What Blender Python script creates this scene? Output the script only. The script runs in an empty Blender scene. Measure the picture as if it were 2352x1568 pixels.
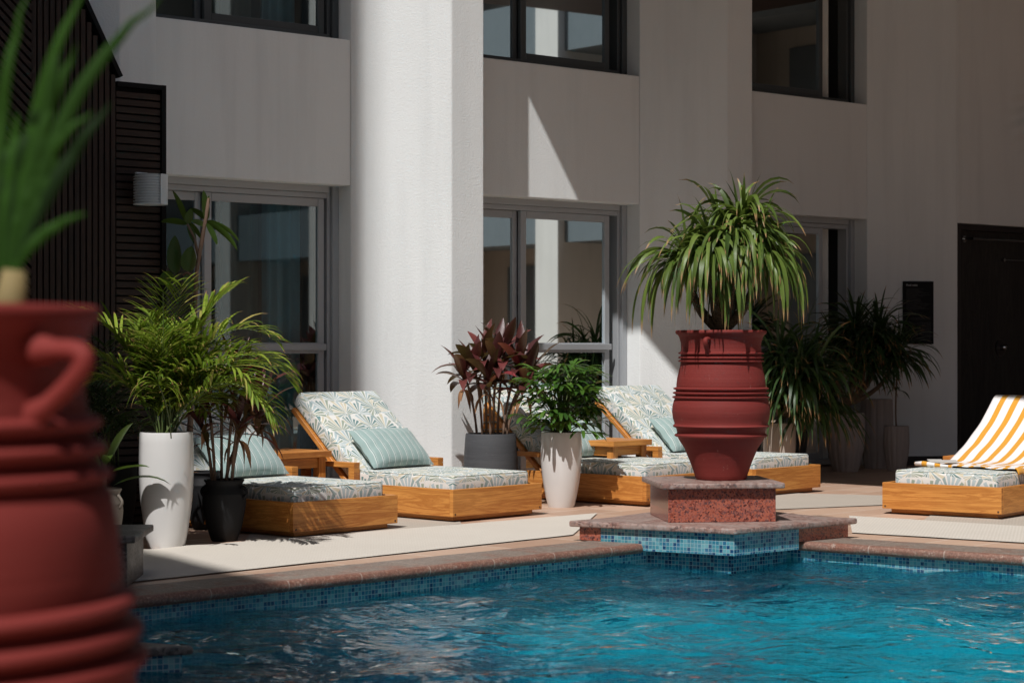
import bpy, bmesh, math, random
from mathutils import Vector, Matrix, noise
from mathutils.geometry import tessellate_polygon
R = math.radians
S = bpy.context.scene
# ------------------------------------------------------------------ camera, world, sun, exposure
F = 4612.0; CX = 1176.0; HY = 790.0; EYE = 1.15          # focal length and horizon of the 2352 px wide photograph
cd = bpy.data.cameras.new('camera'); cam = bpy.data.objects.new('camera', cd); S.collection.objects.link(cam)
cam.location = (0, 0, EYE); cam.rotation_euler = (R(90), 0, 0)
cd.sensor_width = 36; cd.lens = 36 * F / 2352; cd.shift_y = 6 / 2352
cd.clip_start = 0.05; cd.clip_end = 500
cd.dof.use_dof = True; cd.dof.focus_distance = 13.0; cd.dof.aperture_fstop = 4.5
S.camera = cam
SUN_AZ = Vector((-0.354, -0.935)).normalized(); SUN_EL = R(53.9)
sdir = Vector((SUN_AZ.x * math.cos(SUN_EL), SUN_AZ.y * math.cos(SUN_EL), math.sin(SUN_EL)))
w = bpy.data.worlds.new('World'); S.world = w; w.use_nodes = True
nt = w.node_tree; bg = nt.nodes['Background']; sky = nt.nodes.new('ShaderNodeTexSky')
sky.sky_type = 'NISHITA'; sky.sun_disc = False; sky.sun_elevation = SUN_EL
sky.sun_rotation = math.atan2(SUN_AZ.x, SUN_AZ.y); sky.air_density = 1.0; sky.dust_density = 3.0
nt.links.new(sky.outputs[0], bg.inputs[0]); bg.inputs[1].default_value = 0.058
sl = bpy.data.lights.new('sun', 'SUN'); sl.energy = 4.5; sl.angle = R(0.55); sl.color = (1, 0.98, 0.955)
so = bpy.data.objects.new('sun', sl); S.collection.objects.link(so)
so.rotation_euler = sdir.to_track_quat('Z', 'Y').to_euler(); so.location = (-3, -6, 12)
S.view_settings.view_transform = 'Standard'; S.view_settings.look = 'None'
S.view_settings.exposure = 0.0; S.view_settings.gamma = 1.0
try:
    S.cycles.max_bounces = 10; S.cycles.transparent_max_bounces = 16; S.cycles.use_denoising = True
    S.cycles.sample_clamp_indirect = 6.0
except Exception: pass

# ------------------------------------------------------------------ picking points from the photograph
def G(px, py, z=0.0):
    Y = F * (EYE - z) / (py - HY); return Vector(((px - CX) / F * Y, Y, z))
def at(px, Y, z=0.0): return Vector(((px - CX) / F * Y, Y, z))
def hz(py, Y): return EYE - (py - HY) / F * Y

# ------------------------------------------------------------------ helpers
def tag(o, label=None, cat=None, group=None, kind=None):
    if label: o['label'] = label
    if cat: o['category'] = cat
    if group: o['group'] = group
    if kind: o['kind'] = kind
    return o
def empty(name, loc=(0, 0, 0), rz=0.0, label=None, cat=None, group=None):
    o = bpy.data.objects.new(name, None); S.collection.objects.link(o)
    o.location = loc; o.rotation_euler = (0, 0, rz); o.empty_display_size = 0.1
    return tag(o, label, cat, group)
class MB:
    def __init__(s): s.v = []; s.f = []; s.uv = {}
    def add(s, vs, fs, uvs=None):
        b = len(s.v); s.v += [tuple(p) for p in vs]; k = len(s.f)
        s.f += [tuple(i + b for i in f) for f in fs]
        if uvs:
            for i, f in enumerate(fs): s.uv[k + i] = [uvs[j] for j in f]
        return b
    def box(s, x0, y0, z0, x1, y1, z1, M=None):
        vs = [Vector((x, y, z)) for z in (z0, z1) for y in (y0, y1) for x in (x0, x1)]
        if M is not None: vs = [M @ p for p in vs]
        s.add(vs, [(0, 2, 3, 1), (4, 5, 7, 6), (0, 1, 5, 4), (2, 6, 7, 3), (0, 4, 6, 2), (1, 3, 7, 5)])
    def prism(s, poly, z0, z1):
        a = sum(poly[i][0] * poly[(i + 1) % len(poly)][1] - poly[(i + 1) % len(poly)][0] * poly[i][1] for i in range(len(poly)))
        if a < 0: poly = poly[::-1]
        n = len(poly); vs = [(p[0], p[1], z0) for p in poly] + [(p[0], p[1], z1) for p in poly]
        fs = [tuple(range(n))[::-1], tuple(range(n, 2 * n))] + [(i, (i + 1) % n, n + (i + 1) % n, n + i) for i in range(n)]
        s.add(vs, fs)
    def tube(s, pts, rad, n=8, cap=True):
        pts = [Vector(p) for p in pts]
        if not hasattr(rad, '__len__'): rad = [rad] * len(pts)
        vs = []; ref = Vector((0.31, 0.17, 0.93))
        for i, p in enumerate(pts):
            d = (pts[min(i + 1, len(pts) - 1)] - pts[max(i - 1, 0)]).normalized()
            if i == 0:
                a = d.cross(ref if abs(d.dot(ref)) < 0.95 else Vector((1, 0, 0))).normalized()
            else: a = (a - d * a.dot(d)).normalized()
            b = d.cross(a)
            vs += [p + (a * math.cos(t) + b * math.sin(t)) * rad[i] for t in (2 * math.pi * k / n for k in range(n))]
        fs = [(i * n + k, i * n + (k + 1) % n, (i + 1) * n + (k + 1) % n, (i + 1) * n + k) for i in range(len(pts) - 1) for k in range(n)]
        if cap: fs += [tuple(range(n))[::-1], tuple(range((len(pts) - 1) * n, len(pts) * n))]
        s.add(vs, fs)
    def lathe(s, prof, n=48, c=(0, 0, 0), flute=0, fd=0.0, uvm=True):
        vs = []; c = Vector(c)
        for r, z in prof:
            for k in range(n):
                t = 2 * math.pi * k / n
                rr = r * (1 - fd * (0.5 + 0.5 * math.cos(flute * t)) ** 3) if flute and r > 0.02 else r
                vs.append(c + Vector((rr * math.cos(t), rr * math.sin(t), z)))
        m = len(prof)
        fs = [(i * n + k, i * n + (k + 1) % n, (i + 1) * n + (k + 1) % n, (i + 1) * n + k) for i in range(m - 1) for k in range(n)]
        s.add(vs, fs)
    def build(s, name, mat, parent=None, smooth=False, bevel=0.0, seg=2, grain=None, angle=None, loc=None):
        me = bpy.data.meshes.new(name); me.from_pydata(s.v, [], s.f)
        if s.uv:
            ul = me.uv_layers.new(name='UVMap')
            for p in me.polygons:
                u = s.uv.get(p.index)
                if u:
                    for li, c in zip(p.loop_indices, u): ul.data[li].uv = c
        if bevel > 0:
            bm = bmesh.new(); bm.from_mesh(me)
            bmesh.ops.remove_doubles(bm, verts=bm.verts, dist=1e-5)
            es = [e for e in bm.edges if len(e.link_faces) == 2 and e.calc_face_angle(0) > 0.5]
            bmesh.ops.bevel(bm, geom=es, offset=bevel, segments=seg, profile=0.6, affect='EDGES', clamp_overlap=True)
            bm.to_mesh(me); bm.free()
        if not s.uv:
            ul = me.uv_layers.new(name='UVMap')
            xs = [v.co for v in me.vertices]
            dims = [max(c[i] for c in xs) - min(c[i] for c in xs) for i in range(3)] if xs else [1, 1, 1]
            g = grain if grain is not None else dims.index(max(dims))
            for p in me.polygons:
                nn = [abs(c) for c in p.normal]; k = nn.index(max(nn))
                oth = [i for i in range(3) if i != k]
                ui = g if g in oth else oth[0]; vi = [i for i in oth if i != ui][0]
                for li, vi_ in zip(p.loop_indices, p.vertices):
                    co = me.vertices[vi_].co; ul.data[li].uv = (co[ui], co[vi])
        if smooth: me.polygons.foreach_set('use_smooth', [True] * len(me.polygons))
        if smooth and angle: me.set_sharp_from_angle(angle=angle)
        me.materials.append(mat); me.update()
        o = bpy.data.objects.new(name, me); S.collection.objects.link(o)
        if parent is not None: o.parent = parent
        if loc is not None: o.location = loc
        return o
def copy_tree(o, parent=None):
    c = o.copy(); S.collection.objects.link(c); c.parent = parent
    for ch in o.children: copy_tree(ch, c)
    return c

# ------------------------------------------------------------------ materials
class NT:
    def __init__(s, name):
        s.m = bpy.data.materials.new(name); s.m.use_nodes = True; s.t = s.m.node_tree
        s.p = s.t.nodes['Principled BSDF']; s.out = s.t.nodes['Material Output']
    def n(s, typ, **kw):
        nd = s.t.nodes.new('ShaderNode' + typ)
        for k, v in kw.items(): setattr(nd, k, v)
        return nd
    def l(s, a, b): s.t.links.new(a, b)
    def math(s, op, a, b=None, c=None):
        nd = s.n('Math', operation=op)
        for i, x in enumerate((a, b, c)):
            if x is None: continue
            if isinstance(x, (int, float)): nd.inputs[i].default_value = x
            else: s.l(x, nd.inputs[i])
        return nd.outputs[0]
    def coord(s, kind='Object', scale=(1, 1, 1), rnd=False):
        tc = s.n('TexCoord'); mp = s.n('Mapping'); s.l(tc.outputs[kind], mp.inputs[0]); mp.inputs['Scale'].default_value = scale
        if rnd:
            oi = s.n('ObjectInfo'); cb = s.n('CombineXYZ'); v = s.math('MULTIPLY', oi.outputs['Random'], 37.0)
            s.l(v, cb.inputs[0]); s.l(v, cb.inputs[1]); s.l(cb.outputs[0], mp.inputs['Location'])
        return mp.outputs[0]
    def noise(s, vec, scale, detail=4, rough=0.55, dist=0.0):
        nd = s.n('TexNoise'); s.l(vec, nd.inputs['Vector']); nd.inputs['Scale'].default_value = scale
        nd.inputs['Detail'].default_value = detail; nd.inputs['Roughness'].default_value = rough; nd.inputs['Distortion'].default_value = dist
        return nd.outputs['Fac']
    def ramp(s, fac, stops, interp='LINEAR'):
        nd = s.n('ValToRGB'); nd.color_ramp.interpolation = interp; e = nd.color_ramp.elements
        while len(e) < len(stops): e.new(0.5)
        for k, (p, c) in zip(e, stops):
            k.position = p; k.color = tuple(c) + (1,) if len(c) == 3 else c
        s.l(fac, nd.inputs[0]); return nd.outputs[0]
    def mix(s, fac, a, b, mode='MIX'):
        nd = s.n('MixRGB', blend_type=mode)
        for i, x in enumerate((fac, a, b)):
            if isinstance(x, (int, float)): nd.inputs[i].default_value = x
            elif isinstance(x, tuple): nd.inputs[i].default_value = x + (1,) if len(x) == 3 else x
            else: s.l(x, nd.inputs[i])
        return nd.outputs[0]
    def bump(s, h, strength, dist=0.01, normal=None):
        b = s.n('Bump'); b.inputs['Strength'].default_value = strength; b.inputs['Distance'].default_value = dist
        s.l(h, b.inputs['Height'])
        if normal: s.l(normal, b.inputs['Normal'])
        s.l(b.outputs[0], s.p.inputs['Normal']); return b.outputs[0]
    def col(s, c):
        if isinstance(c, tuple): s.p.inputs['Base Color'].default_value = c + (1,)
        else: s.l(c, s.p.inputs['Base Color'])
    def set(s, rough=None, metal=None, spec=None, coat=None, **kw):
        for k, v in (('Roughness', rough), ('Metallic', metal), ('Specular IOR Level', spec), ('Coat Weight', coat)):
            if v is None: continue
            if isinstance(v, (int, float)): s.p.inputs[k].default_value = v
            else: s.l(v, s.p.inputs[k])
        return s
def stucco(name, a, b):
    t = NT(name); v = t.coord(); vb = t.coord(scale=(1, 1, 1))
    n1 = t.noise(v, 1.3, 5, 0.6); n2 = t.noise(t.coord(scale=(6, 6, 0.5)), 1.0, 4)
    c = t.mix(n1, a, b); st = t.math('MULTIPLY', t.ramp(n2, [(0.5, (0, 0, 0)), (0.75, (1, 1, 1))]), 0.25)
    c = t.mix(st, c, tuple(x * 0.72 for x in a)); t.col(c); t.set(rough=0.92, spec=0.2)
    h = t.math('ADD', t.noise(vb, 75, 3, 0.6, 0.4), t.math('MULTIPLY', t.noise(vb, 190, 2), 0.5))
    t.bump(h, 0.5, 0.005); return t.m
def flat(name, c, rough=0.5, metal=0.0, spec=0.5, var=0.12, bscale=0, bstr=0.1, coat=None):
    t = NT(name); n1 = t.noise(t.coord(rnd=True), 6, 5, 0.6)
    t.col(t.mix(n1, tuple(x * (1 - var) for x in c), tuple(min(1, x * (1 + var)) for x in c)))
    t.set(rough=rough, metal=metal, spec=spec, coat=coat)
    if bscale: t.bump(t.noise(t.coord(), bscale, 4), bstr, 0.003)
    return t.m
def wood(name, dark, light, sc=1.0, rough=0.45):
    t = NT(name); v = t.coord('UV', (0.55 * sc, 9 * sc, 1), rnd=True)
    n1 = t.noise(v, 2.0, 6, 0.65, 1.6); v2 = t.coord('UV', (3 * sc, 110 * sc, 1), rnd=True); n2 = t.noise(v2, 3.0, 3, 0.6)
    v3 = t.coord('UV', (0.4, 2.2, 1), rnd=True); n3 = t.noise(v3, 1.7, 3, 0.5, 0.8)
    bands = t.math('FRACT', t.math('MULTIPLY', n1, 5.0))
    bands = t.math('ABSOLUTE', t.math('SUBTRACT', bands, 0.5))
    k = t.math('ADD', t.math('MULTIPLY', bands, 0.8), t.math('MULTIPLY', n3, 0.7))
    c = t.ramp(k, [(0.25, dark), (0.80, light)])
    c = t.mix(t.math('MULTIPLY', t.ramp(n2, [(0.5, (0, 0, 0)), (0.7, (1, 1, 1))]), 0.22), c, tuple(x * 0.6 for x in dark))
    t.col(c); t.set(rough=rough, spec=0.4); t.bump(n2, 0.12, 0.002); return t.m
def granite(name, cols, scale=90, rough=0.25, weather=0.0, wcol=(0.3, 0.25, 0.22)):
    t = NT(name); v = t.coord()
    vo = t.n('TexVoronoi'); t.l(v, vo.inputs['Vector']); vo.inputs['Scale'].default_value = scale
    sp = t.n('SeparateColor'); t.l(vo.outputs['Color'], sp.inputs[0])
    n1 = t.noise(v, scale * 0.35, 5, 0.7); k = t.math('ADD', t.math('MULTIPLY', sp.outputs[0], 0.5), t.math('MULTIPLY', n1, 0.5))
    c = t.ramp(k, [(0.25 + 0.5 * i / max(1, len(cols) - 1), cc) for i, cc in enumerate(cols)])
    if weather:
        nn = t.noise(v, 7, 6, 0.7); c = t.mix(t.math('MULTIPLY', t.ramp(nn, [(0.4, (0, 0, 0)), (0.6, (1, 1, 1))]), weather), c, wcol)
        t.set(rough=t.math('ADD', t.math('MULTIPLY', nn, 0.6), 0.2))
        t.bump(nn, 0.15, 0.004)
    else: t.set(rough=rough)
    t.col(c); return t.m
def mosaic(name, cols, tile=0.022, grout=(0.27, 0.36, 0.38), rough=0.15, deep=None):
    t = NT(name); v = t.coord('UV', (1 / tile, 1 / tile, 1))
    sp = t.n('SeparateXYZ'); t.l(v, sp.inputs[0])
    fl = [t.math('FLOOR', sp.outputs[i]) for i in (0, 1)]; fr = [t.math('FRACT', sp.outputs[i]) for i in (0, 1)]
    cb = t.n('CombineXYZ'); t.l(fl[0], cb.inputs[0]); t.l(fl[1], cb.inputs[1])
    wn = t.n('TexWhiteNoise'); wn.noise_dimensions = '2D'; t.l(cb.outputs[0], wn.inputs['Vector'])
    c = t.ramp(wn.outputs['Value'], [(i / len(cols), cc) for i, cc in enumerate(cols)], 'CONSTANT')
    if deep:                                  # water's darkness painted in: tiles turn navy towards the near left
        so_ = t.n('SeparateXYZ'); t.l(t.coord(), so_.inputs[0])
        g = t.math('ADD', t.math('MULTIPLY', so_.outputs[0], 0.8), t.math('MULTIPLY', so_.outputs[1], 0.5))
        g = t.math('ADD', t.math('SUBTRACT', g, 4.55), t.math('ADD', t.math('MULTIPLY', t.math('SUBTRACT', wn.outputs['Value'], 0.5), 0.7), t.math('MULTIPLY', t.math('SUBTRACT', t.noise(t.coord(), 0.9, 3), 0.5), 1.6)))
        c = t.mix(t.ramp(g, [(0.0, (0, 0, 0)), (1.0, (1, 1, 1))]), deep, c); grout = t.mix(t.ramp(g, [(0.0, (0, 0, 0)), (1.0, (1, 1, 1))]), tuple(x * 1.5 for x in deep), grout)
    e = [t.math('ABSOLUTE', t.math('SUBTRACT', f, 0.5)) for f in fr]
    g = t.math('GREATER_THAN', t.math('MAXIMUM', e[0], e[1]), 0.44)
    dn = t.noise(t.coord(), 5, 5, 0.7); c = t.mix(t.math('MULTIPLY', t.ramp(dn, [(0.5, (0, 0, 0)), (0.75, (1, 1, 1))]), 0.35), c, (0.35, 0.42, 0.42))
    t.col(t.mix(g, c, grout)); t.set(rough=t.math('ADD', t.math('MULTIPLY', g, 0.5), rough))
    hh = t.math('ADD', t.math('SUBTRACT', 1, g), t.math('MULTIPLY', wn.outputs['Value'], 0.4)); t.bump(hh, 0.4, 0.002)
    return t.m
def leafmat(name, stops, rough=0.4, trans=0.25, tip=None, rib=60, spec=0.38):
    t = NT(name); gi = t.n('NewGeometry'); c = t.ramp(gi.outputs['Random Per Island'], stops)
    uvn = t.coord('UV'); sp = t.n('SeparateXYZ'); t.l(uvn, sp.inputs[0])
    if tip:
        q = t.math('ADD', sp.outputs[1], t.math('MULTIPLY', gi.outputs['Random Per Island'], 0.12))
        c = t.mix(t.ramp(q, [(0.93, (0, 0, 0)), (1.0, (1, 1, 1))]), c, tip)
    nn = t.noise(t.coord(), 25, 3); c = t.mix(t.math('MULTIPLY', nn, 0.35), c, t.mix(0.5, c, (0.0, 0.0, 0.0)))
    t.col(c); t.set(rough=rough, spec=spec)
    rb = t.math('SINE', t.math('MULTIPLY', sp.outputs[0], rib)); t.bump(rb, 0.15, 0.001)
    tr = t.n('BsdfTranslucent'); t.l(t.mix(0.3, c, (0.25, 0.35, 0.03), 'ADD'), tr.inputs[0]); mx = t.n('MixShader'); mx.inputs[0].default_value = trans
    t.l(t.p.outputs[0], mx.inputs[1]); t.l(tr.outputs[0], mx.inputs[2]); t.l(mx.outputs[0], t.out.inputs[0])
    return t.m

M = {}
M['stucco'] = stucco('white_stucco', (0.71, 0.73, 0.73), (0.785, 0.80, 0.795))
M['stucco_warm'] = stucco('brown_stucco', (0.22, 0.19, 0.16), (0.28, 0.24, 0.20))
M['band'] = flat('blue_grey_paint', (0.10, 0.12, 0.13), 0.8)
M['stucco_cream'] = stucco('cream_stucco', (0.50, 0.48, 0.45), (0.58, 0.56, 0.53))
M['frame'] = flat('grey_aluminium', (0.40, 0.42, 0.44), 0.38, 0.3, var=0.05)
M['frame_dark'] = flat('slate_aluminium', (0.07, 0.08, 0.085), 0.4, 0.2, var=0.05)
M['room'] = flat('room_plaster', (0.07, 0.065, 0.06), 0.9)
M['curtain'] = flat('pale_curtain', (0.74, 0.74, 0.70), 0.95)
M['curtain_dark'] = flat('brown_curtain', (0.22, 0.17, 0.12), 0.95)
M['teak'] = wood('teak', (0.36, 0.120, 0.022), (0.66, 0.295, 0.072))
M['plug'] = flat('dark_plug', (0.10, 0.045, 0.02), 0.6)
M['slat'] = wood('dark_slat_wood', (0.012, 0.007, 0.005), (0.045, 0.024, 0.016), 1.5, 0.6)
M['black'] = flat('black_metal', (0.006, 0.006, 0.007), 0.7, spec=0.2)
M['dark_panel'] = wood('dark_oak', (0.010, 0.008, 0.007), (0.034, 0.029, 0.025), 1.0, 0.7)
M['skirting'] = flat('black_skirting', (0.02, 0.015, 0.015), 0.35)
M['white_metal'] = flat('white_painted_metal', (0.66, 0.70, 0.72), 0.45, var=0.04)
M['chrome'] = flat('chrome', (0.55, 0.55, 0.56), 0.15, 1.0, var=0.03)
M['ceramic'] = flat('white_glazed_ceramic', (0.64, 0.625, 0.61), 0.22, var=0.05, coat=0.4, bscale=14, bstr=0.06)
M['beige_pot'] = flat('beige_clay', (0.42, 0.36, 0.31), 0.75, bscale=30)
M['clay_shaded'] = flat('shaded_beige_clay', (0.26, 0.22, 0.18), 0.8, bscale=30)  # beige clay darkened to stand in for shade on the small jar
M['fluted'] = flat('taupe_fluted_clay', (0.33, 0.28, 0.255), 0.8, bscale=30)
M['black_pot'] = flat('black_glazed_clay', (0.010, 0.010, 0.011), 0.65, spec=0.25, var=0.3, bscale=30, bstr=0.2)
M['soil'] = flat('soil', (0.035, 0.025, 0.018), 1.0, var=0.5, bscale=60, bstr=1)
M['granite_red'] = granite('polished_red_granite', [(0.06, 0.02, 0.02), (0.30, 0.075, 0.045), (0.38, 0.12, 0.075), (0.28, 0.09, 0.07), (0.10, 0.05, 0.05)], 110, 0.12)
M['granite_slab'] = granite('weathered_granite_slab', [(0.09, 0.05, 0.045), (0.27, 0.15, 0.12), (0.34, 0.25, 0.22)], 70, 0.35, 0.6, (0.31, 0.255, 0.23))
M['granite_dark'] = granite('dark_granite', [(0.02, 0.018, 0.018), (0.10, 0.085, 0.08), (0.18, 0.16, 0.15)], 80, 0.25, 0.4, (0.12, 0.11, 0.10))
# charcoal ribbed pot
t = NT('charcoal_clay'); wv = t.noise(t.coord(scale=(1, 1, 18)), 3, 5, 0.6); sc_ = t.noise(t.coord(scale=(5, 5, 25)), 4, 5, 0.8)
c = t.mix(wv, (0.045, 0.047, 0.052), (0.085, 0.088, 0.095)); c = t.mix(t.math('MULTIPLY', t.ramp(sc_, [(0.62, (0, 0, 0)), (0.75, (1, 1, 1))]), 0.3), c, (0.3, 0.3, 0.3))
t.col(c); t.set(rough=0.75, spec=0.3); t.bump(wv, 0.5, 0.006); M['charcoal'] = t.m
# terracotta
t = NT('red_terracotta'); v = t.coord(); wv = t.noise(t.coord(scale=(0.6, 0.6, 30)), 3, 5, 0.6); n1 = t.noise(v, 3, 5, 0.6)
sc_ = t.noise(t.coord(scale=(9, 9, 2.0)), 2.2, 6, 0.75)
c = t.mix(n1, (0.135, 0.015, 0.014), (0.20, 0.026, 0.022)); c = t.mix(t.math('MULTIPLY', wv, 0.35), c, (0.25, 0.060, 0.048))
c = t.mix(t.math('MULTIPLY', t.ramp(sc_, [(0.655, (0, 0, 0)), (0.70, (1, 1, 1))]), 0.5), c, (0.42, 0.24, 0.21))
t.col(c); t.set(rough=0.72, spec=0.22); t.bump(wv, 0.35, 0.004); M['terracotta'] = t.m
# coping stone with joints
def coping_mat():
    t = NT('granite_coping'); v = t.coord(); uvv = t.coord('UV'); sp = t.n('SeparateXYZ'); t.l(uvv, sp.inputs[0])
    n0 = t.noise(v, 75, 5, 0.75); c = t.ramp(n0, [(0.3, (0.09, 0.045, 0.035)), (0.5, (0.20, 0.075, 0.048)), (0.68, (0.33, 0.21, 0.155))])
    n1 = t.noise(v, 4.5, 6, 0.72); top = t.math('GREATER_THAN', sp.outputs[1], 0.0)
    wf = t.math('MULTIPLY', t.ramp(n1, [(0.30, (0, 0, 0)), (0.50, (1, 1, 1))]), t.math('ADD', 0.25, t.math('MULTIPLY', top, 0.65)))
    c = t.mix(wf, c, t.ramp(n0, [(0.3, (0.12, 0.10, 0.085)), (0.55, (0.22, 0.185, 0.155)), (0.72, (0.35, 0.30, 0.25))]))
    wc = t.noise(v, 22, 5, 0.75); c = t.mix(t.math('MULTIPLY', t.ramp(wc, [(0.60, (0, 0, 0)), (0.68, (1, 1, 1))]), 0.55), c, (0.52, 0.44, 0.38))
    j = t.math('GREATER_THAN', t.math('ABSOLUTE', t.math('SUBTRACT', t.math('FRACT', t.math('DIVIDE', sp.outputs[0], 0.46)), 0.5)), 0.493)
    c = t.mix(j, c, (0.34, 0.27, 0.23)); t.col(c); t.set(rough=0.55, spec=0.4)
    t.bump(t.math('SUBTRACT', n0, t.math('MULTIPLY', j, 1.5)), 0.3, 0.003); return t.m
M['coping'] = coping_mat()
# floor tiles
def floor_mat():
    t = NT('terracotta_travertine_tiles'); v = t.coord(); mp = t.n('Mapping'); t.l(v, mp.inputs[0]); mp.inputs['Rotation'].default_value = (0, 0, R(-48))
    br = t.n('TexBrick'); t.l(mp.outputs[0], br.inputs['Vector']); br.inputs['Scale'].default_value = 1.0
    br.inputs['Brick Width'].default_value = 0.6; br.inputs['Row Height'].default_value = 0.3; br.inputs['Mortar Size'].default_value = 0.006
    br.inputs['Color1'].default_value = (0.33, 0.185, 0.12, 1); br.inputs['Color2'].default_value = (0.50, 0.33, 0.235, 1); br.inputs['Mortar'].default_value = (0.60, 0.52, 0.44, 1)
    st = t.n('Mapping'); t.l(mp.outputs[0], st.inputs[0]); st.inputs['Scale'].default_value = (1.2, 9, 1)
    n1 = t.noise(st.outputs[0], 2.5, 6, 0.7, 0.5)
    c = t.mix(t.math('MULTIPLY', n1, 0.55), br.outputs['Color'], (0.58, 0.43, 0.33)); t.col(c); t.set(rough=0.5, spec=0.35)
    t.bump(t.math('SUBTRACT', n1, t.math('MULTIPLY', br.outputs['Fac'], 2)), 0.12, 0.003); return t.m
M['floor'] = floor_mat()
# woven rug
def rug_mat(name, a, b, rot):
    t = NT(name); v = t.coord(); mp = t.n('Mapping'); t.l(v, mp.inputs[0]); mp.inputs['Rotation'].default_value = (0, 0, rot)
    sp = t.n('SeparateXYZ'); t.l(mp.outputs[0], sp.inputs[0])
    zig = t.math('MULTIPLY', t.math('PINGPONG', t.math('MULTIPLY', sp.outputs[0], 24), 0.5), 1.0)
    wv = t.math('SINE', t.math('MULTIPLY', t.math('ADD', t.math('MULTIPLY', sp.outputs[1], 42), zig), 6.283))
    n1 = t.noise(v, 2.0, 4); n2 = t.noise(v, 240, 2)
    k = t.math('ADD', t.math('MULTIPLY', wv, 0.20), t.math('ADD', t.math('MULTIPLY', n2, 0.3), 0.3))
    c = t.mix(k, a, b); c = t.mix(t.math('MULTIPLY', n1, 0.3), c, tuple(x * 0.8 for x in a)); t.col(c); t.set(rough=0.95, spec=0.15); t.bump(k, 0.6, 0.003)
    return t.m
M['rug'] = rug_mat('woven_white_rug', (0.46, 0.41, 0.35), (0.70, 0.66, 0.60), R(-45))
M['mat'] = rug_mat('woven_beige_mat', (0.36, 0.31, 0.26), (0.50, 0.45, 0.39), R(-45))
# fan-leaf fabric
def fan_fabric():
    t = NT('fan_leaf_fabric'); tc = t.n('TexCoord'); mp = t.n('Mapping'); t.l(tc.outputs['UV'], mp.inputs[0]); mp.inputs['Scale'].default_value = (1, 1, 0)
    vo = t.n('TexVoronoi'); vo.voronoi_dimensions = '2D'; t.l(mp.outputs[0], vo.inputs['Vector']); vo.inputs['Scale'].default_value = 6.8; vo.inputs['Randomness'].default_value = 0.5
    sc = t.n('VectorMath', operation='SCALE'); t.l(mp.outputs[0], sc.inputs[0]); sc.inputs['Scale'].default_value = 1.0
    sb = t.n('VectorMath', operation='SUBTRACT'); t.l(sc.outputs[0], sb.inputs[0]); t.l(vo.outputs['Position'], sb.inputs[1])
    csp = t.n('SeparateColor'); t.l(vo.outputs['Color'], csp.inputs[0])
    vr = t.n('VectorRotate'); vr.rotation_type = 'Z_AXIS'; t.l(sb.outputs[0], vr.inputs['Vector'])
    t.l(t.math('MULTIPLY', t.math('SUBTRACT', csp.outputs[0], 0.5), 2.4), vr.inputs['Angle'])
    sp = t.n('SeparateXYZ'); t.l(vr.outputs[0], sp.inputs[0])
    y = t.math('ADD', sp.outputs[1], 0.058)
    ang = t.math('ARCTAN2', y, sp.outputs[0]); rad = t.math('SQRT', t.math('ADD', t.math('MULTIPLY', y, y), t.math('MULTIPLY', sp.outputs[0], sp.outputs[0])))
    k = t.math('MULTIPLY', ang, 3.3); fl = t.math('FLOOR', k); fr = t.math('ABSOLUTE', t.math('SUBTRACT', t.math('FRACT', k), 0.5))
    cb = t.n('CombineXYZ'); t.l(fl, cb.inputs[0]); t.l(csp.outputs[1], cb.inputs[1])
    wn = t.n('TexWhiteNoise'); wn.noise_dimensions = '2D'; t.l(cb.outputs[0], wn.inputs['Vector'])
    pc = t.ramp(wn.outputs['Value'], [(0, (0.13, 0.23, 0.23)), (0.22, (0.30, 0.35, 0.28)), (0.48, (0.42, 0.50, 0.52)), (0.70, (0.58, 0.53, 0.40)), (0.84, (0.28, 0.36, 0.36))], 'CONSTANT')
    endn = t.math('ADD', 0.10, t.math('MULTIPLY', wn.outputs['Value'], 0.07))
    m = t.math('MULTIPLY', t.math('LESS_THAN', fr, 0.32), t.math('MULTIPLY', t.math('LESS_THAN', rad, endn), t.math('GREATER_THAN', rad, 0.008)))
    back = (0.70, 0.69, 0.66); c = t.mix(m, back, pc)
    sp2 = t.noise(t.coord('UV', (1, 1, 1)), 260, 2); c = t.mix(t.math('MULTIPLY', t.math('GREATER_THAN', sp2, 0.62), 0.3), c, back)
    t.col(c); t.set(rough=0.9, spec=0.2); t.p.inputs['Sheen Weight'].default_value = 0.1
    t.bump(t.math('ADD', t.noise(t.coord('UV'), 500, 2), t.math('MULTIPLY', t.noise(t.coord('UV'), 9, 3), 3.0)), 0.25, 0.003); return t.m
M['fabric'] = fan_fabric()
def stripe_mat(name, base, stripes, period, rough=0.9):
    t = NT(name); uvv = t.coord('UV'); sp = t.n('SeparateXYZ'); t.l(uvv, sp.inputs[0])
    f = t.math('FRACT', t.math('DIVIDE', sp.outputs[0], period))
    st = []; 
    c = t.ramp(f, stripes, 'CONSTANT'); n1 = t.noise(t.coord('UV'), 600, 2); c = t.mix(t.math('MULTIPLY', n1, 0.22), c, tuple(x * 0.75 for x in base))
    t.col(c); t.set(rough=rough, spec=0.15); t.p.inputs['Sheen Weight'].default_value = 0.15
    t.bump(t.math('ADD', n1, t.math('MULTIPLY', t.noise(t.coord('UV'), 14, 4), 5.0)), 0.3, 0.003); return t.m
TE = (0.29, 0.39, 0.375); WH = (0.68, 0.70, 0.68); GR = (0.12, 0.17, 0.18)
M['pillow'] = stripe_mat('striped_teal_cotton', TE, [(0, TE), (0.36, WH), (0.44, TE), (0.52, GR), (0.55, TE), (0.60, WH), (0.63, TE), (0.74, (0.36, 0.46, 0.44)), (0.78, TE)], 0.058)
ORG = (0.66, 0.31, 0.035); TW = (0.80, 0.79, 0.80)
M['towel'] = stripe_mat('striped_orange_towel', ORG, [(0, TW), (0.58, ORG)], 0.105)
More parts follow.
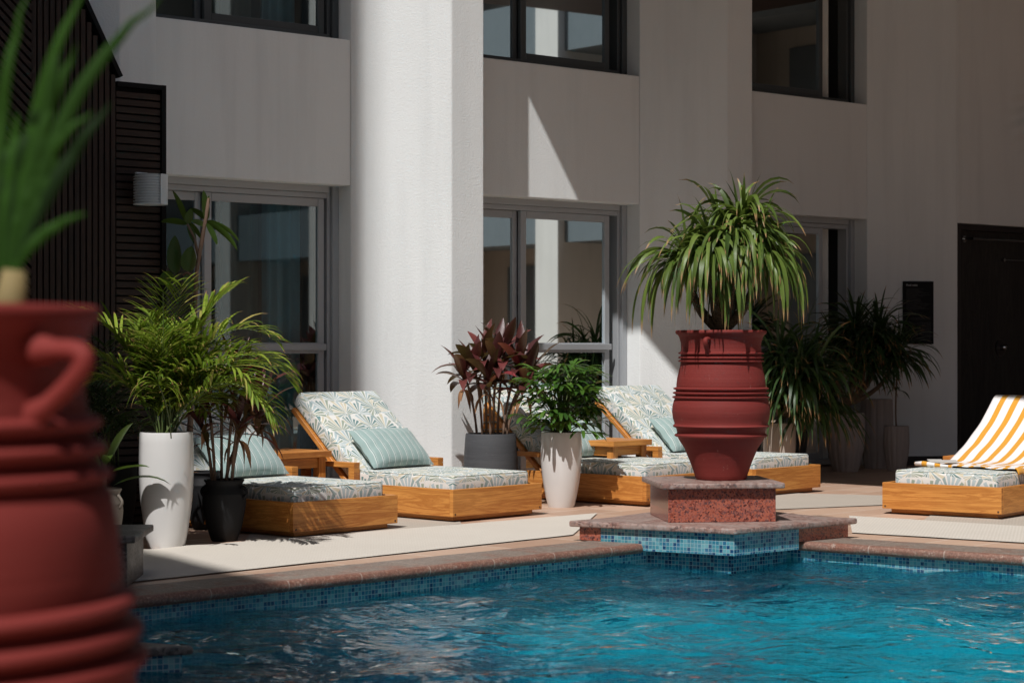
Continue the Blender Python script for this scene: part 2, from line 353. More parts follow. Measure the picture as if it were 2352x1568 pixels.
# foliage
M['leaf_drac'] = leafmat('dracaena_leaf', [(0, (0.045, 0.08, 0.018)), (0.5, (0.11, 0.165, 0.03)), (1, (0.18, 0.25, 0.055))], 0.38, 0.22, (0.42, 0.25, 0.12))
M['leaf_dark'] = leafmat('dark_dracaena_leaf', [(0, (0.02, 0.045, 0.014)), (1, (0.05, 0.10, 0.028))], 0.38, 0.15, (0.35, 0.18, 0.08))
M['leaf_palm'] = leafmat('areca_leaf', [(0, (0.08, 0.15, 0.014)), (0.5, (0.19, 0.28, 0.025)), (0.85, (0.31, 0.40, 0.05)), (1, (0.42, 0.34, 0.11))], 0.42, 0.3, (0.40, 0.22, 0.10))
M['leaf_rhapis'] = leafmat('lady_palm_leaf', [(0, (0.022, 0.065, 0.014)), (0.6, (0.06, 0.145, 0.022)), (1, (0.11, 0.21, 0.035))], 0.3, 0.22, None)
M['leaf_red'] = leafmat('cordyline_leaf', [(0, (0.06, 0.016, 0.018)), (0.6, (0.13, 0.036, 0.036)), (0.9, (0.20, 0.05, 0.05)), (1, (0.36, 0.035, 0.06))], 0.33, 0.2, None)
M['leaf_pink'] = leafmat('young_cordyline_leaf', [(0, (0.38, 0.02, 0.05)), (1, (0.5, 0.04, 0.08))], 0.35, 0.3, None)
M['leaf_big'] = leafmat('broad_leaf', [(0, (0.03, 0.065, 0.012)), (1, (0.08, 0.14, 0.022))], 0.35, 0.2, None)
M['leaf_dry'] = flat('dry_leaf', (0.26, 0.13, 0.06), 0.9)
M['stem'] = flat('green_stem', (0.10, 0.14, 0.04), 0.6)
M['pale_stem'] = flat('pale_tan_stem', (0.20, 0.15, 0.06), 0.8)
M['cane'] = flat('ringed_cane', (0.17, 0.105, 0.07), 0.85, var=0.4, bscale=70, bstr=0.8)
t = NT('ringed_trunk'); sp = t.n('SeparateXYZ'); t.l(t.coord(), sp.inputs[0]); rg = t.math('SINE', t.math('ADD', t.math('MULTIPLY', sp.outputs[2], 520), t.math('MULTIPLY', t.noise(t.coord(), 9, 3), 9)))
t.col(t.mix(t.math('ADD', t.math('MULTIPLY', rg, 0.35), 0.4), (0.09, 0.06, 0.038), (0.22, 0.16, 0.10))); t.set(rough=0.9); t.bump(rg, 0.7, 0.004); M['trunk'] = t.m
# glass
def glass_mat():
    t = NT('window_glass'); fr = t.n('Fresnel'); fr.inputs['IOR'].default_value = 1.65
    gl = t.n('BsdfGlossy'); gl.inputs['Roughness'].default_value = 0.015; gl.inputs['Color'].default_value = (0.80, 0.92, 0.96, 1)
    tr = t.n('BsdfTransparent'); tr.inputs['Color'].default_value = (0.62, 0.80, 0.86, 1); mx = t.n('MixShader')
    t.l(fr.outputs[0], mx.inputs[0]); t.l(tr.outputs[0], mx.inputs[1]); t.l(gl.outputs[0], mx.inputs[2]); t.l(mx.outputs[0], t.out.inputs[0])
    return t.m
M['glass'] = glass_mat()
def water_mat():
    t = NT('pool_water'); v = t.coord(); mp = t.n('Mapping'); t.l(v, mp.inputs[0]); mp.inputs['Scale'].default_value = (1, 1.6, 1)
    h = t.math('ADD', t.noise(mp.outputs[0], 5, 2, 0.5, 0.5), t.math('MULTIPLY', t.noise(mp.outputs[0], 13, 2, 0.5, 0.2), 0.30))
    b = t.n('Bump'); b.inputs['Strength'].default_value = 0.7; b.inputs['Distance'].default_value = 0.05; t.l(h, b.inputs['Height'])
    fr = t.n('Fresnel'); fr.inputs['IOR'].default_value = 1.33; t.l(b.outputs[0], fr.inputs['Normal'])
    gl = t.n('BsdfGlossy'); gl.inputs['Roughness'].default_value = 0.02; t.l(b.outputs[0], gl.inputs['Normal'])
    tr = t.n('BsdfTransparent'); tr.inputs['Color'].default_value = (0.42, 0.88, 0.96, 1)
    rf = t.n('BsdfRefraction'); rf.inputs['IOR'].default_value = 1.33; rf.inputs['Color'].default_value = (0.42, 0.88, 0.96, 1); t.l(b.outputs[0], rf.inputs['Normal'])
    m1 = t.n('MixShader'); m1.inputs[0].default_value = 0.75; t.l(tr.outputs[0], m1.inputs[1]); t.l(rf.outputs[0], m1.inputs[2])
    mx = t.n('MixShader'); t.l(fr.outputs[0], mx.inputs[0]); t.l(m1.outputs[0], mx.inputs[1]); t.l(gl.outputs[0], mx.inputs[2])
    t.l(mx.outputs[0], t.out.inputs[0]); return t.m
M['water'] = water_mat()
BL = [(0.04, 0.20, 0.26), (0.02, 0.12, 0.22), (0.09, 0.28, 0.33), (0.03, 0.17, 0.25), (0.012, 0.06, 0.14), (0.13, 0.33, 0.37), (0.05, 0.22, 0.28)]
M['mosaic'] = mosaic('blue_glass_mosaic', BL, 0.022)
M['mosaic_shaded'] = mosaic('shaded_blue_mosaic', [(0.01, 0.08, 0.14), (0.015, 0.12, 0.18), (0.006, 0.03, 0.08), (0.03, 0.17, 0.22)], 0.022, (0.16, 0.22, 0.24))  # shade under the overhanging band put into darker tile colours
M['mosaic_floor'] = mosaic('pool_floor_mosaic', [(0.015, 0.54, 0.62), (0.03, 0.64, 0.70), (0.012, 0.44, 0.55), (0.08, 0.76, 0.80)], 0.025, (0.02, 0.50, 0.60), 0.4, deep=(0.006, 0.075, 0.15))  # navy colour carries the darkness of the near-left water

# ------------------------------------------------------------------ building: plan read from the photograph
b_ = Vector((0.762, 0.648)).normalized(); n_ = Vector((b_.y, -b_.x)); wv_ = -n_      # along facade, out of it, into it
a_ = Vector((0.9945, 0.105)).normalized()
C1 = Vector((-1.204, 14.97)); D = Vector((2.282, 2.015)); TOP = 8.0
Cn = [C1 + D * (i - 1) for i in range(0, 4)]
hotel = empty('hotel_building', (C1.x, C1.y, 0), 0, 'white stucco hotel facade with angular pillars and recessed sliding windows', 'building')
def HB(mb):                                   # world plan coordinates -> local to the hotel's empty
    mb.v = [(p[0] - C1.x, p[1] - C1.y, p[2]) for p in mb.v]; return mb
wall = MB()
SILL = 3.415; LINT = 2.33; WTOP = 5.35
for i in range(4):
    C = Cn[i]; L = 2.98
    p0 = C - b_ * L; q = [p0, C, C + wv_ * 0.32, p0 + wv_ * 0.32]
    wall.prism(q, LINT, SILL); wall.prism(q, WTOP, TOP)
    aw = 0.757 if i < 3 else 0.87
    if i == 0: aw = 0.757
    A1 = C + a_ * aw; B1 = A1 + b_ * 0.31
    if i == 0: C = C + Vector((0.16, 0.14)); A1 = A1 + Vector((0.16, 0.14)); B1 = at(359, 13.35).xy
    dd = (B1 - Cn[i]).dot(n_)
    if i < 3: wall.prism([C + wv_ * 0.34, C + b_ * 0.004 , A1, B1, B1 + wv_ * (dd + 0.34)], 0, TOP)
    else:
        B2 = A1 + b_ * 9
        # shower wall to the right of the last pillar: opening for the dark panel
        e0 = A1 + b_ * 0.02
        wall.prism([C + wv_ * 0.34, C, A1, A1 + b_ * 0.02, e0 + wv_ * 0.4], 0, TOP)
        wall.prism([e0 + b_ * 0.001, B2, B2 + wv_ * 0.39, e0 + b_ * 0.001 + wv_ * 0.39], 2.302, TOP)
HB(wall).build('wall', M['stucco'], hotel, bevel=0.012, seg=3)
A3 = Cn[3] + a_ * 0.87
# dark timber shower panel and its frame
mb = MB(); e0 = A1 + b_ * 0.021; e1 = e0 + b_ * 4; q = [e0 + wv_ * 0.10, e1 + wv_ * 0.10, e1 + wv_ * 0.2, e0 + wv_ * 0.2]
mb.prism(q, 0, 2.30); HB(mb).build('timber_panel', M['dark_panel'], hotel, grain=2)
mb = MB(); mb.prism([e0, e0 + b_ * 0.05, e0 + b_ * 0.05 + wv_ * 0.098, e0 + wv_ * 0.098], 0, 2.30)
mb.prism([e0 + b_ * 0.052, e1, e1 + wv_ * 0.098, e0 + b_ * 0.052 + wv_ * 0.098], 2.24, 2.298)
HB(mb).build('panel_frame', M['skirting'], hotel)
mb = MB(); s0 = Cn[3] + (-a_.yx if False else Vector((0, -0.012))); 
mb.prism([Cn[3] + Vector((0.0, -0.014)), A3 + Vector((0, -0.014)), A3 + Vector((0, -0.002)), Cn[3] + Vector((0, -0.002))], 0, 0.088)
HB(mb).build('skirting', M['skirting'], hotel)
# high sun canopy over the right-hand bays: casts the slanting edge of shade on the facade
qv = Vector((0.7, -0.71)).normalized()
Ht = 6.0; m_ = (Ht - 3.068) / math.tan(SUN_EL); E0 = Vector((0.155, 16.23)) + SUN_AZ * m_
mb = MB(); c0 = E0 - qv * 5.0; c1 = E0 + qv * 9
mb.prism([c0, c1, c1 + Vector((9, 9)), c0 + Vector((9, 9))], Ht, Ht + 0.25)
HB(mb).build('roof_canopy', M['slat'], hotel)
# windows
def uOf(px, C, dep):
    k = (px - CX) / F; P = C + wv_ * dep
    return (P.x - k * P.y) / (b_.x - k * b_.y)      # distance back along the facade from the bay's right corner
def window(i, z0, z1, fm, mull, stile, rail, tint_curt):
    C = Cn[i]; dep = 0.15; fw = 0.055
    o = C + wv_ * dep - Vector((C1.x, C1.y)); base = o
    Mx = Matrix.Translation((base.x, base.y, 0)) @ Matrix(((-b_.x, wv_.x, 0, 0), (-b_.y, wv_.y, 0, 0), (0, 0, 1, 0), (0, 0, 0, 1)))
    # local x = leftwards along facade, y = into the room, z up
    fr = MB(); W = 2.7
    fr.box(0.0, 0, z0, fw, 0.14, z1, Mx); fr.box(fw + .001, 0.03, z0, fw + 0.03, 0.14, z1, Mx)
    fr.box(fw + 0.031, 0, z1 - 0.05, W, 0.14, z1, Mx); fr.box(fw + 0.031, 0.03, z1 - 0.09, W, 0.14, z1 - 0.051, Mx)
    fr.box(fw + 0.031, 0, z0, W, 0.14, z0 + 0.05, Mx)
    fo = fr.build('window_frame', fm, hotel, bevel=0.003, seg=1)
    sa = MB(); x0 = stile; x1 = mull; y0, y1 = 0.045, 0.085; tp = z1 - 0.092; bt = z0 + 0.052
    sa.box(x0 - 0.055, y0, bt, x0, y1, tp, Mx); sa.box(x1, y0, bt, x1 + 0.06, y1, tp, Mx)
    sa.box(x0 + .001, y0, tp - 0.06, x1 - .001, y1, tp, Mx); sa.box(x0 + .001, y0, bt, x1 - .001, y1, bt + 0.06, Mx)
    if rail:
        sa.box(x0 + .001, y0 - 0.012, rail - 0.05, x1 - .001, y1, rail + 0.03, Mx); sa.box(x0 - 0.055, y0 - 0.03, rail - 0.028, x1, y0 - 0.013, rail + 0.022, Mx)
    sa.box(x1 + 0.062, y0 + 0.045, bt, x1 + 0.11, y1 + 0.045, tp, Mx); sa.box(x1 + 0.111, y0 + 0.045, tp - 0.06, W, y1 + 0.045, tp, Mx)
    s_o = sa.build('sash', fm, fo, bevel=0.003, seg=1)
    gl = MB(); gl.box(x0 + .0005, y0 + 0.018, bt + 0.061, x1 - .0005, y0 + 0.022, tp - 0.061, Mx)
    gl.box(x1 + 0.112, y0 + 0.062, bt + 0.02, W, y0 + 0.066, tp - 0.061, Mx); gl.build('glass_pane', M['glass'], fo)
    # room and curtains
    rm = MB(); 
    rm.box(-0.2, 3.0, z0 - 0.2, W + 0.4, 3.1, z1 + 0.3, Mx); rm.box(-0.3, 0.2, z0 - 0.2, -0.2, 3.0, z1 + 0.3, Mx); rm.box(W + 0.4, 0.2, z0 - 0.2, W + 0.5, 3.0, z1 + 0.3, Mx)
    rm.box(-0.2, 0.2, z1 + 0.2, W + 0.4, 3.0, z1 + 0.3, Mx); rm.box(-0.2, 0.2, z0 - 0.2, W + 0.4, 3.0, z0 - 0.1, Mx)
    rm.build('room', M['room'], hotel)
    for (xa, xb, mt) in tint_curt:
        cu = MB(); N = int((xb - xa) / 0.012); vs = []
        for k in range(N + 1):
            x = xa + (xb - xa) * k / N; y = 0.24 + 0.035 * math.sin(x * 62 + math.sin(x * 13) * 2); vs += [Mx @ Vector((x, y, z0)), Mx @ Vector((x, y, z1))]
        cu.add(vs, [(2 * k, 2 * k + 2, 2 * k + 3, 2 * k + 1) for k in range(N)]); cu.build('curtain', M[mt], fo, smooth=True)
WP = [None, (485, 730), (1208, 1388), (1600, 1880)]
CU = [None, [(500, 590, 'curtain_dark'), (606, 690, 'curtain')], [(1262, 1364, 'curtain'), (1120, 1150, 'curtain_dark')], [(1862, 1905, 'curtain'), (1770, 1840, 'curtain_dark')]]  # first bay's pale curtain stands in for a white reflection in the glass
for i in (1, 2, 3):
    C = Cn[i]; ms = uOf(WP[i][0], C, 0.2); st = uOf(WP[i][1], C, 0.2)
    cs = [(max(0.01, uOf(b, C, 0.39)), uOf(a, C, 0.39), m) for a, b, m in CU[i]]
    window(i, 0.02, LINT, M['frame'], ms, st, 1.13, cs)
    window(i, SILL, WTOP, M['frame_dark'], ms, st, None, [(a + 0.03, b + 0.04, m) for a, b, m in cs])

# pool rules board
Yb = 19.0
def on_a3(px):                               # on the left-hand face of the last pillar
    k = (px - CX) / F; s = (Cn[3].x - k * Cn[3].y) / (k * a_.y - a_.x); return Cn[3] + a_ * s
P0 = on_a3(2073); P1 = on_a3(2143); zt = hz(646, P0.y); zb = hz(790, P0.y); nb = Vector((a_.y, -a_.x))
bd = empty('rules_board', (P0.x, P0.y, zb), 0, 'black rules board with small grey writing on the last pillar', 'sign')
rot = math.atan2(a_.y, a_.x); bd.rotation_euler = (0, 0, rot); bw = (P1 - P0).length; bh = zt - zb
mb = MB(); mb.box(0, -0.02, 0, bw, -0.003, bh); mb.build('board', M['black'], bd, bevel=0.002, seg=1)
M['print'] = flat('grey_print', (0.6, 0.6, 0.6), 0.8); M['print_dim'] = flat('dim_print', (0.07, 0.07, 0.07), 0.8)
def text(body, size, x, y, z, mat, parent, name, align='LEFT'):
    cu = bpy.data.curves.new(name, 'FONT'); cu.body = body; cu.size = size; cu.align_x = align; cu.resolution_u = 3; cu.extrude = 0.0008
    tmp = bpy.data.objects.new(name, cu); S.collection.objects.link(tmp); dg = bpy.context.evaluated_depsgraph_get(); dg.update()
    me = bpy.data.meshes.new_from_object(tmp.evaluated_get(dg)); bpy.data.objects.remove(tmp); me.name = name
    me.transform(Matrix.Rotation(R(90), 4, 'X')); me.materials.clear(); me.materials.append(mat)
    o = bpy.data.objects.new(name, me); S.collection.objects.link(o); o.parent = parent; o.location = (x, y, z); return o
text('Pool rules', 0.027, 0.03, -0.0215, bh - 0.045, M['print'], bd, 'lettering')
mb = MB(); random.seed(3); z = bh - 0.072
def dashes(mb, x0, x1, z):
    x = x0
    while x < x1:
        l = random.uniform(0.006, 0.02); mb.box(x, -0.0212, z, min(x + l, x1), -0.0202, z + 0.0026); x += l + 0.003
while z > bh * 0.46:
    if random.random() > 0.12: dashes(mb, 0.03, 0.03 + random.uniform(0.1, bw - 0.06), z)
    z -= 0.0082
z = bh * 0.43
while z > 0.03:
    if random.random() > 0.12: dashes(mb, bw - 0.03 - random.uniform(0.08, bw - 0.08), bw - 0.03, z)
    z -= 0.0082
tag(mb.build('fine_print', M['print_dim'], bd), kind='stuff')

# outdoor shower fittings on the dark panel
sh0 = e0 + wv_ * 0.10; sh = empty('outdoor_shower', (sh0.x, sh0.y, 0), math.atan2(b_.y, b_.x), 'chrome shower rail and round tap knob on the dark timber panel', 'shower')
def onpanel(px):
    k = (px - CX) / F; return (k * sh0.y - sh0.x) / (b_.x - k * b_.y)
xr = onpanel(2214); zr = hz(549, sh0.y + b_.y * xr)
mb = MB(); mb.tube([(xr - 0.03, -0.12, zr), (xr + 1.6, -0.12, zr)], 0.011, 10); mb.build('rail', M['chrome'], sh, smooth=True, angle=0.6)
mb = MB(); mb.tube([(xr, -0.001, zr), (xr, -0.12, zr)], 0.014, 10); mb.tube([(xr, -0.001, zr), (xr, -0.008, zr)], 0.032, 16); mb.build('bracket', M['chrome'], sh, smooth=True, angle=0.6)
xk = onpanel(2298); zk = hz(798, sh0.y + b_.y * xk)
mb = MB(); mb.tube([(xk, -0.001, zk), (xk, -0.012, zk)], 0.085, 32); mb.build('backplate', M['skirting'], sh, smooth=True, angle=0.6)
mb = MB(); mb.tube([(xk, -0.013, zk), (xk, -0.06, zk), (xk, -0.075, zk)], [0.028, 0.032, 0.02], 20); mb.build('knob', M['chrome'], sh, smooth=True, angle=0.6)
xs = onpanel(2302); zs = hz(597, sh0.y + b_.y * xs)
mb = MB(); mb.tube([(xs, -0.001, zs), (xs, -0.03, zs)], 0.02, 12); mb.tube([(xs, -0.03, zs), (xs + 0.5, -0.06, zs)], 0.007, 8); mb.build('shower_arm', M['chrome'], sh, smooth=True, angle=0.6)

# ------------------------------------------------------------------ dark slatted screen and its lamp (left)
Ys = 12.9; sc0 = at(369, Ys); scr = empty('slatted_screen', (sc0.x, sc0.y, 0), math.atan2(b_.y, b_.x) + math.pi, 'dark brown timber slatted screen with a sloping top at the left', 'screen')
# local x runs leftwards (towards camera side), y out of the wall faces away -> use -y as the side seen
def su(px):
    k = (px - CX) / F; return (sc0.x - k * sc0.y) / (b_.x - k * b_.y)
def sz(px, py): return hz(py, sc0.y - b_.y * su(px))
xa = su(262); h1 = sz(369, 198)
mb = MB(); k = 0; z = 0.02
while z < h1 - 0.06:
    mb.box(0.02, -0.0, z, xa, 0.03, z + 0.036); z += 0.048
mb.build('horizontal_slats', M['slat'], scr, grain=0)
mb = MB(); mb.box(0.02, -0.05, 0, xa, -0.012, h1 - 0.03); mb.build('backing', M['black'], scr)
mb = MB(); mb.box(-0.015, -0.05, 0, 0.017, 0.045, h1); mb.box(0.018, -0.05, h1 - 0.03, xa, 0.045, h1 - 0.001); mb.build('edge_trim', M['black'], scr)
xb = su(72); vt0 = h1 + 0.02; slope = (sz(176, 0) - sz(262, 187)) / (su(176) - su(262))
mb = MB(); x = xa + 0.01
while x < xb:
    zt0 = vt0 + slope * (x - xa); mb.box(x, -0.0, 0, x + 0.03, 0.035, min(zt0, 6.5)); x += 0.042
mb.build('vertical_slats', M['slat'], scr, grain=2)
mb = MB(); xe = xa + (6.5 - vt0) / slope
vs = [Vector((xa + .001, y, z)) for y in (-0.06, -0.02) for z in (0, vt0)]
mb.add([(xa + .001, -0.06, 0), (xa + .001, -0.06, vt0), (xe, -0.06, 6.5), (3.2, -0.06, 6.5), (3.2, -0.06, 0), (xa + .001, -0.012, 0), (xa + .001, -0.012, vt0), (xe, -0.012, 6.5), (3.2, -0.012, 6.5), (3.2, -0.012, 0)],
       [(0, 1, 2, 3, 4), (9, 8, 7, 6, 5), (0, 5, 6, 1), (1, 6, 7, 2), (2, 7, 8, 3), (3, 8, 9, 4), (4, 9, 5, 0)]); mb.build('backing', M['black'], scr)
mb = MB(); ang = math.atan(slope); Mt = Matrix.Translation((xa - 0.01, 0, vt0 + 0.0)) @ Matrix.Rotation(-ang, 4, 'Y')
mb.box(0, -0.06, -0.0, (6.5 - vt0) / math.sin(ang), 0.05, 0.03, Mt); mb.build('sloping_cap', M['black'], scr)
mb = MB(); z = -2.0
while z < 6:
    # diagonal slats clipped to the last bay
    x0, x1 = xb + 0.01, 3.2; za, zb_ = z + (x1 - x0) * 0.9, z
    mb.add([(x0, 0.0, zb_ + 2.0), (x1, 0.0, za + 2.0), (x1, 0.0, za + 2.04), (x0, 0.0, zb_ + 2.04), (x0, 0.035, zb_ + 2.0), (x1, 0.035, za + 2.0), (x1, 0.035, za + 2.04), (x0, 0.035, zb_ + 2.04)],
           [(0, 1, 2, 3), (7, 6, 5, 4), (0, 4, 5, 1), (1, 5, 6, 2), (2, 6, 7, 3), (3, 7, 4, 0)]); z += 0.06
mb.build('diagonal_slats', M['slat'], scr, grain=0)
# wall lamp: half drum, ribbed
lx = su(316); lz = sz(316, 439); lr = 0.105; lh = 0.19
p = Vector((sc0.x, sc0.y)) - b_ * lx + n_ * 0.03
lamp = empty('wall_lamp', (p.x, p.y, lz - lh / 2), math.atan2(b_.y, b_.x), 'white ribbed drum wall lamp fixed to the dark slatted screen', 'lamp')
prof = []; N = 11
for k in range(N):
    z0 = lh * k / N; prof += [(lr, z0), (lr, z0 + lh / N * 0.35), (lr - 0.014, z0 + lh / N * 0.4), (lr - 0.014, z0 + lh / N * 0.98)]
prof = [(0.001, 0.0)] + prof + [(lr, lh), (0.001, lh)]
vs = MB(); vs.lathe(prof, 40, (0, -0.125, 0)); vs.build('ribbed_shade', M['white_metal'], lamp, smooth=True, angle=0.5)
mb = MB(); NN = 10; pts = []
for k in range(NN + 1):
    t_ = -math.pi / 2 + 0.12 + 1.1 * k / NN; pts.append((math.cos(t_), math.sin(t_)))
o2 = []; 
for r_ in (lr + 0.001, lr + 0.006):
    for z_ in (0.0, lh): o2.append([(c * r_, s * r_ - 0.125, z_) for c, s in pts])
n1_ = len(pts); allv = sum(o2, []); fs = []
for k in range(n1_ - 1):
    a0, b0, c0_, d0 = k, n1_ + k, 2 * n1_ + k, 3 * n1_ + k
    fs += [(c0_, c0_ + 1, d0 + 1, d0), (a0, b0, b0 + 1, a0 + 1), (a0, a0 + 1, c0_ + 1, c0_), (b0, d0, d0 + 1, b0 + 1)]
fs += [(0, 2 * n1_, 3 * n1_, n1_), (n1_ - 1, 2 * n1_ - 1, 4 * n1_ - 1, 3 * n1_ - 1)]
mb.add(allv, fs); mb.build('plain_cover', M['white_metal'], lamp, smooth=True, angle=0.5)
mb = MB(); mb.box(-0.04, -0.03, 0.04, 0.04, -0.001, lh + 0.02); mb.build('bracket', M['white_metal'], lamp, bevel=0.004)

# ------------------------------------------------------------------ ground, pool
WL = -0.12
Lr = G(1430, 1253).xy; Ll = G(297, 1371).xy; dl = (Ll - Lr).normalized(); Lfar = Lr + dl * 5.2
Rl = G(1880, 1246).xy; Rr = G(2352, 1277).xy; dr = (Rr - Rl).normalized(); Rfar = Rl + dr * 9.5
near = 3.4
PoolP = [Vector((Lfar.x, near)), Lfar, Lr, Vector((1.2, 12.0)), Rl, Rfar, Vector((Rfar.x, near))]
out = [Vector((-70, -70)), Vector((70, -70)), Vector((70, 90)), Vector((-70, 90))]
def sheet(name, loops, z, mat):
    allp = [Vector((p[0], p[1], z)) for lp in loops for p in lp]
    tri = tessellate_polygon([[Vector((p[0], p[1], 0)) for p in lp] for lp in loops])
    me = bpy.data.meshes.new(name); me.from_pydata([tuple(p) for p in allp], [], [tuple(t) for t in tri]); 
    bm = bmesh.new(); bm.from_mesh(me); bmesh.ops.recalc_face_normals(bm, faces=bm.faces)
    for f in bm.faces:
        if f.normal.z < 0: f.normal_flip()
    bm.to_mesh(me); bm.free(); me.materials.append(mat); o = bpy.data.objects.new(name, me); S.collection.objects.link(o); return o
tag(sheet('pool_deck', [out, PoolP], 0.0, M['floor']), kind='structure')
# basin
mb = MB(); n = len(PoolP)
for i in range(n):
    p, q = PoolP[i], PoolP[(i + 1) % n]; L = (q - p).length
    mb.add([(p.x, p.y, -0.002), (q.x, q.y, -0.002), (q.x, q.y, -1.3), (p.x, p.y, -1.3)], [(0, 1, 2, 3)], [(0, 0), (L, 0), (L, -1.3), (0, -1.3)])
tag(mb.build('pool_basin', M['mosaic']), kind='structure')
_t = M['mosaic_floor']
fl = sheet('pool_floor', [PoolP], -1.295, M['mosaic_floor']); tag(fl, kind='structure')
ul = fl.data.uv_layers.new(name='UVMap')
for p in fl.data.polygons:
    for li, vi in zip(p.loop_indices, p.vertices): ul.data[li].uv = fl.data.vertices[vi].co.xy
# water surface: displaced grid trimmed to the pool
def inside(x, y):
    c = False; n = len(PoolP)
    for i in range(n):
        p, q = PoolP[i], PoolP[(i + 1) % n]
        if (p.y > y) != (q.y > y) and x < (q.x - p.x) * (y - p.y) / (q.y - p.y) + p.x: c = not c
    return c
def wave(x, y):
    v = 0.022 * noise.noise(Vector((x * 1.0, y * 1.6, 0))) + 0.044 * noise.noise(Vector((x * 2.0 + 5, y * 3.3, 1.3)))
    return v + 0.0125 * noise.noise(Vector((x * 5.5, y * 9.5, 4.1)))
x0, x1, y0, y1 = Lfar.x, min(Rfar.x, 6.5), near, 12.0; st = 0.02; nx = int((x1 - x0) / st) + 1; ny = int((y1 - y0) / st) + 1
vs = []; idx = {}
fs = []
for j in range(ny):
    for i in range(nx): vs.append((x0 + i * st, y0 + j * st, WL + wave(x0 + i * st, y0 + j * st)))
for j in range(ny - 1):
    for i in range(nx - 1):
        if inside(x0 + (i + .5) * st, y0 + (j + .5) * st) or inside(x0 + i * st, y0 + j * st) or inside(x0 + (i + 1) * st, y0 + (j - .5) * st) or inside(x0 + i * st, y0 + (j - .5) * st):
            k = j * nx + i; fs.append((k, k + 1, k + nx + 1, k + nx))
mb = MB(); mb.v = vs; mb.f = fs; tag(mb.build('pool_water', M['water'], smooth=True), kind='structure')
# coping
def coping(name, a, b, side, width, h=0.006, th=0.048, nose=0.042):
    """runs a->b, 'side' unit vector pointing away from the pool"""
    prof = [(-nose + 0.006, -th)] + [(-nose + 0.016 - 0.022 * math.cos(t) , h - 0.5 * (th + h) + 0.5 * (th + h) * math.sin(t)) for t in [R(-70 + 20 * k) for k in range(9)]] + [(width, h), (width, -th)]
    L = (b - a).length; N = max(2, int(L / 0.1)); mb = MB(); m = len(prof); vs = []; uvs = []
    for i in range(N + 1):
        p = a.lerp(b, i / N)
        acc = 0
        for j, (o, z) in enumerate(prof):
            q = p + side * o; jit = 0.0018 * noise.noise(Vector((q.x * 9, q.y * 9, z * 40))); vs.append((q.x, q.y, z + jit)); uvs.append((L * i / N, o + z))
    fs = [(i * m + j, i * m + (j + 1) % m, (i + 1) * m + (j + 1) % m, (i + 1) * m + j) for i in range(N) for j in range(m)]
    fs += [tuple(range(m))[::-1], tuple(N * m + k for k in range(m))]
    mb.add(vs, fs, uvs); o = mb.build(name, M['coping'], smooth=True, angle=0.7); return tag(o, kind='structure')
sl_ = Vector((-dl.y, dl.x)); sl_ = sl_ if sl_.y > 0 else -sl_
coping('pool_coping', Lfar, Lr + (-dl) * 0.12, sl_, 0.30)
sr_ = Vector((-dr.y, dr.x)); sr_ = sr_ if sr_.y > 0 else -sr_
coping('pool_coping', Rl - dr * 0.12, Rfar, sr_, 0.30)

# ------------------------------------------------------------------ platform, pedestals and red urns
hp = 0.12
pA = G(1690, 1214, hp).xy; pL = G(1306, 1195, hp).xy; pR = G(1970, 1189, hp).xy; back = Vector((0.4, 1.0)).normalized()
pB1 = pL + (pR - pA).normalized() * 0.28; pB2 = pR + (pL - pA).normalized() * 0.25; pTop = Vector((1.28, 12.95))
plat = empty('corner_platform', (pA.x, pA.y, 0), 0, 'low granite and blue mosaic platform jutting into the pool corner', 'platform')
def loc(mb, o): mb.v = [(p[0] - o.x, p[1] - o.y, p[2]) for p in mb.v]; return mb
cen = (pA + pL + pR + pTop) / 4
def inset(poly, d): return [p + (cen - p).normalized() * d for p in poly]
pol = [pL, pA, pR, pB2, pTop, pB1]
mb = MB(); mb.prism(pol, hp - 0.035, hp); loc(mb, pA).build('stone_slab', M['granite_slab'], plat, bevel=0.012, seg=4, smooth=True, angle=0.5)
wl = (pL - pA).normalized(); wr = (pR - pA).normalized(); iA = pA + (wl + wr) * 0.035
def uvwall(mb, p, q, z0, z1):
    L = (q - p).length; mb.add([(p.x, p.y, z0), (q.x, q.y, z0), (q.x, q.y, z1), (p.x, p.y, z1)], [(0, 1, 2, 3)], [(0, z0), (L, z0), (L, z1), (0, z1)])
mb = MB(); sL = iA + wl * 0.84; sR = iA + wr * 0.55
# proud mosaic band
for p, q in ((sL, iA), (iA, sR)): uvwall(mb, p, q, -0.035, hp - 0.036)
k = Vector((0, 0.3)); uvwall(mb, sR, sR + k, -0.035, hp - 0.036); uvwall(mb, sL + k, sL, -0.035, hp - 0.036)
vsn = [sL, iA, sR, sR + k, sL + k]; mb.add([(p.x, p.y, -0.035) for p in vsn], [(0, 1, 2, 3, 4)], [(p.x, p.y) for p in vsn])
loc(mb, pA).build('mosaic_band', M['mosaic'], plat)
mb = MB(); jA = iA + (wl + wr) * 0.075; jL = sL + wr * 0.075; jR = sR + wl * 0.075
for p, q in ((jL, jA), (jA, jR)): uvwall(mb, p, q, -1.29, -0.036)
uvwall(mb, jL + k, jL, -1.29, -0.036); uvwall(mb, jR, jR + k, -1.29, -0.036)
loc(mb, pA).build('mosaic_base', M['mosaic_shaded'], plat)
mb = MB(); rL = pL + wr * 0.04 - wl * 0.04; mb.prism([rL, sL - wl * -0.002 , sL + k, rL + wr * 0.3], 0.008, hp - 0.037); rR = pR + wl * 0.04 - wr * 0.03
mb.prism([rR, sR + wr * 0.002, sR + k, rR + wl * 0.3], 0.008, hp - 0.037); mb.prism([sL + k, sR + k, pB2 - Vector((0.05, 0.05)), pTop - Vector((0, 0.06)), pB1 + Vector((0.05, -0.05))], 0.008, hp - 0.038)
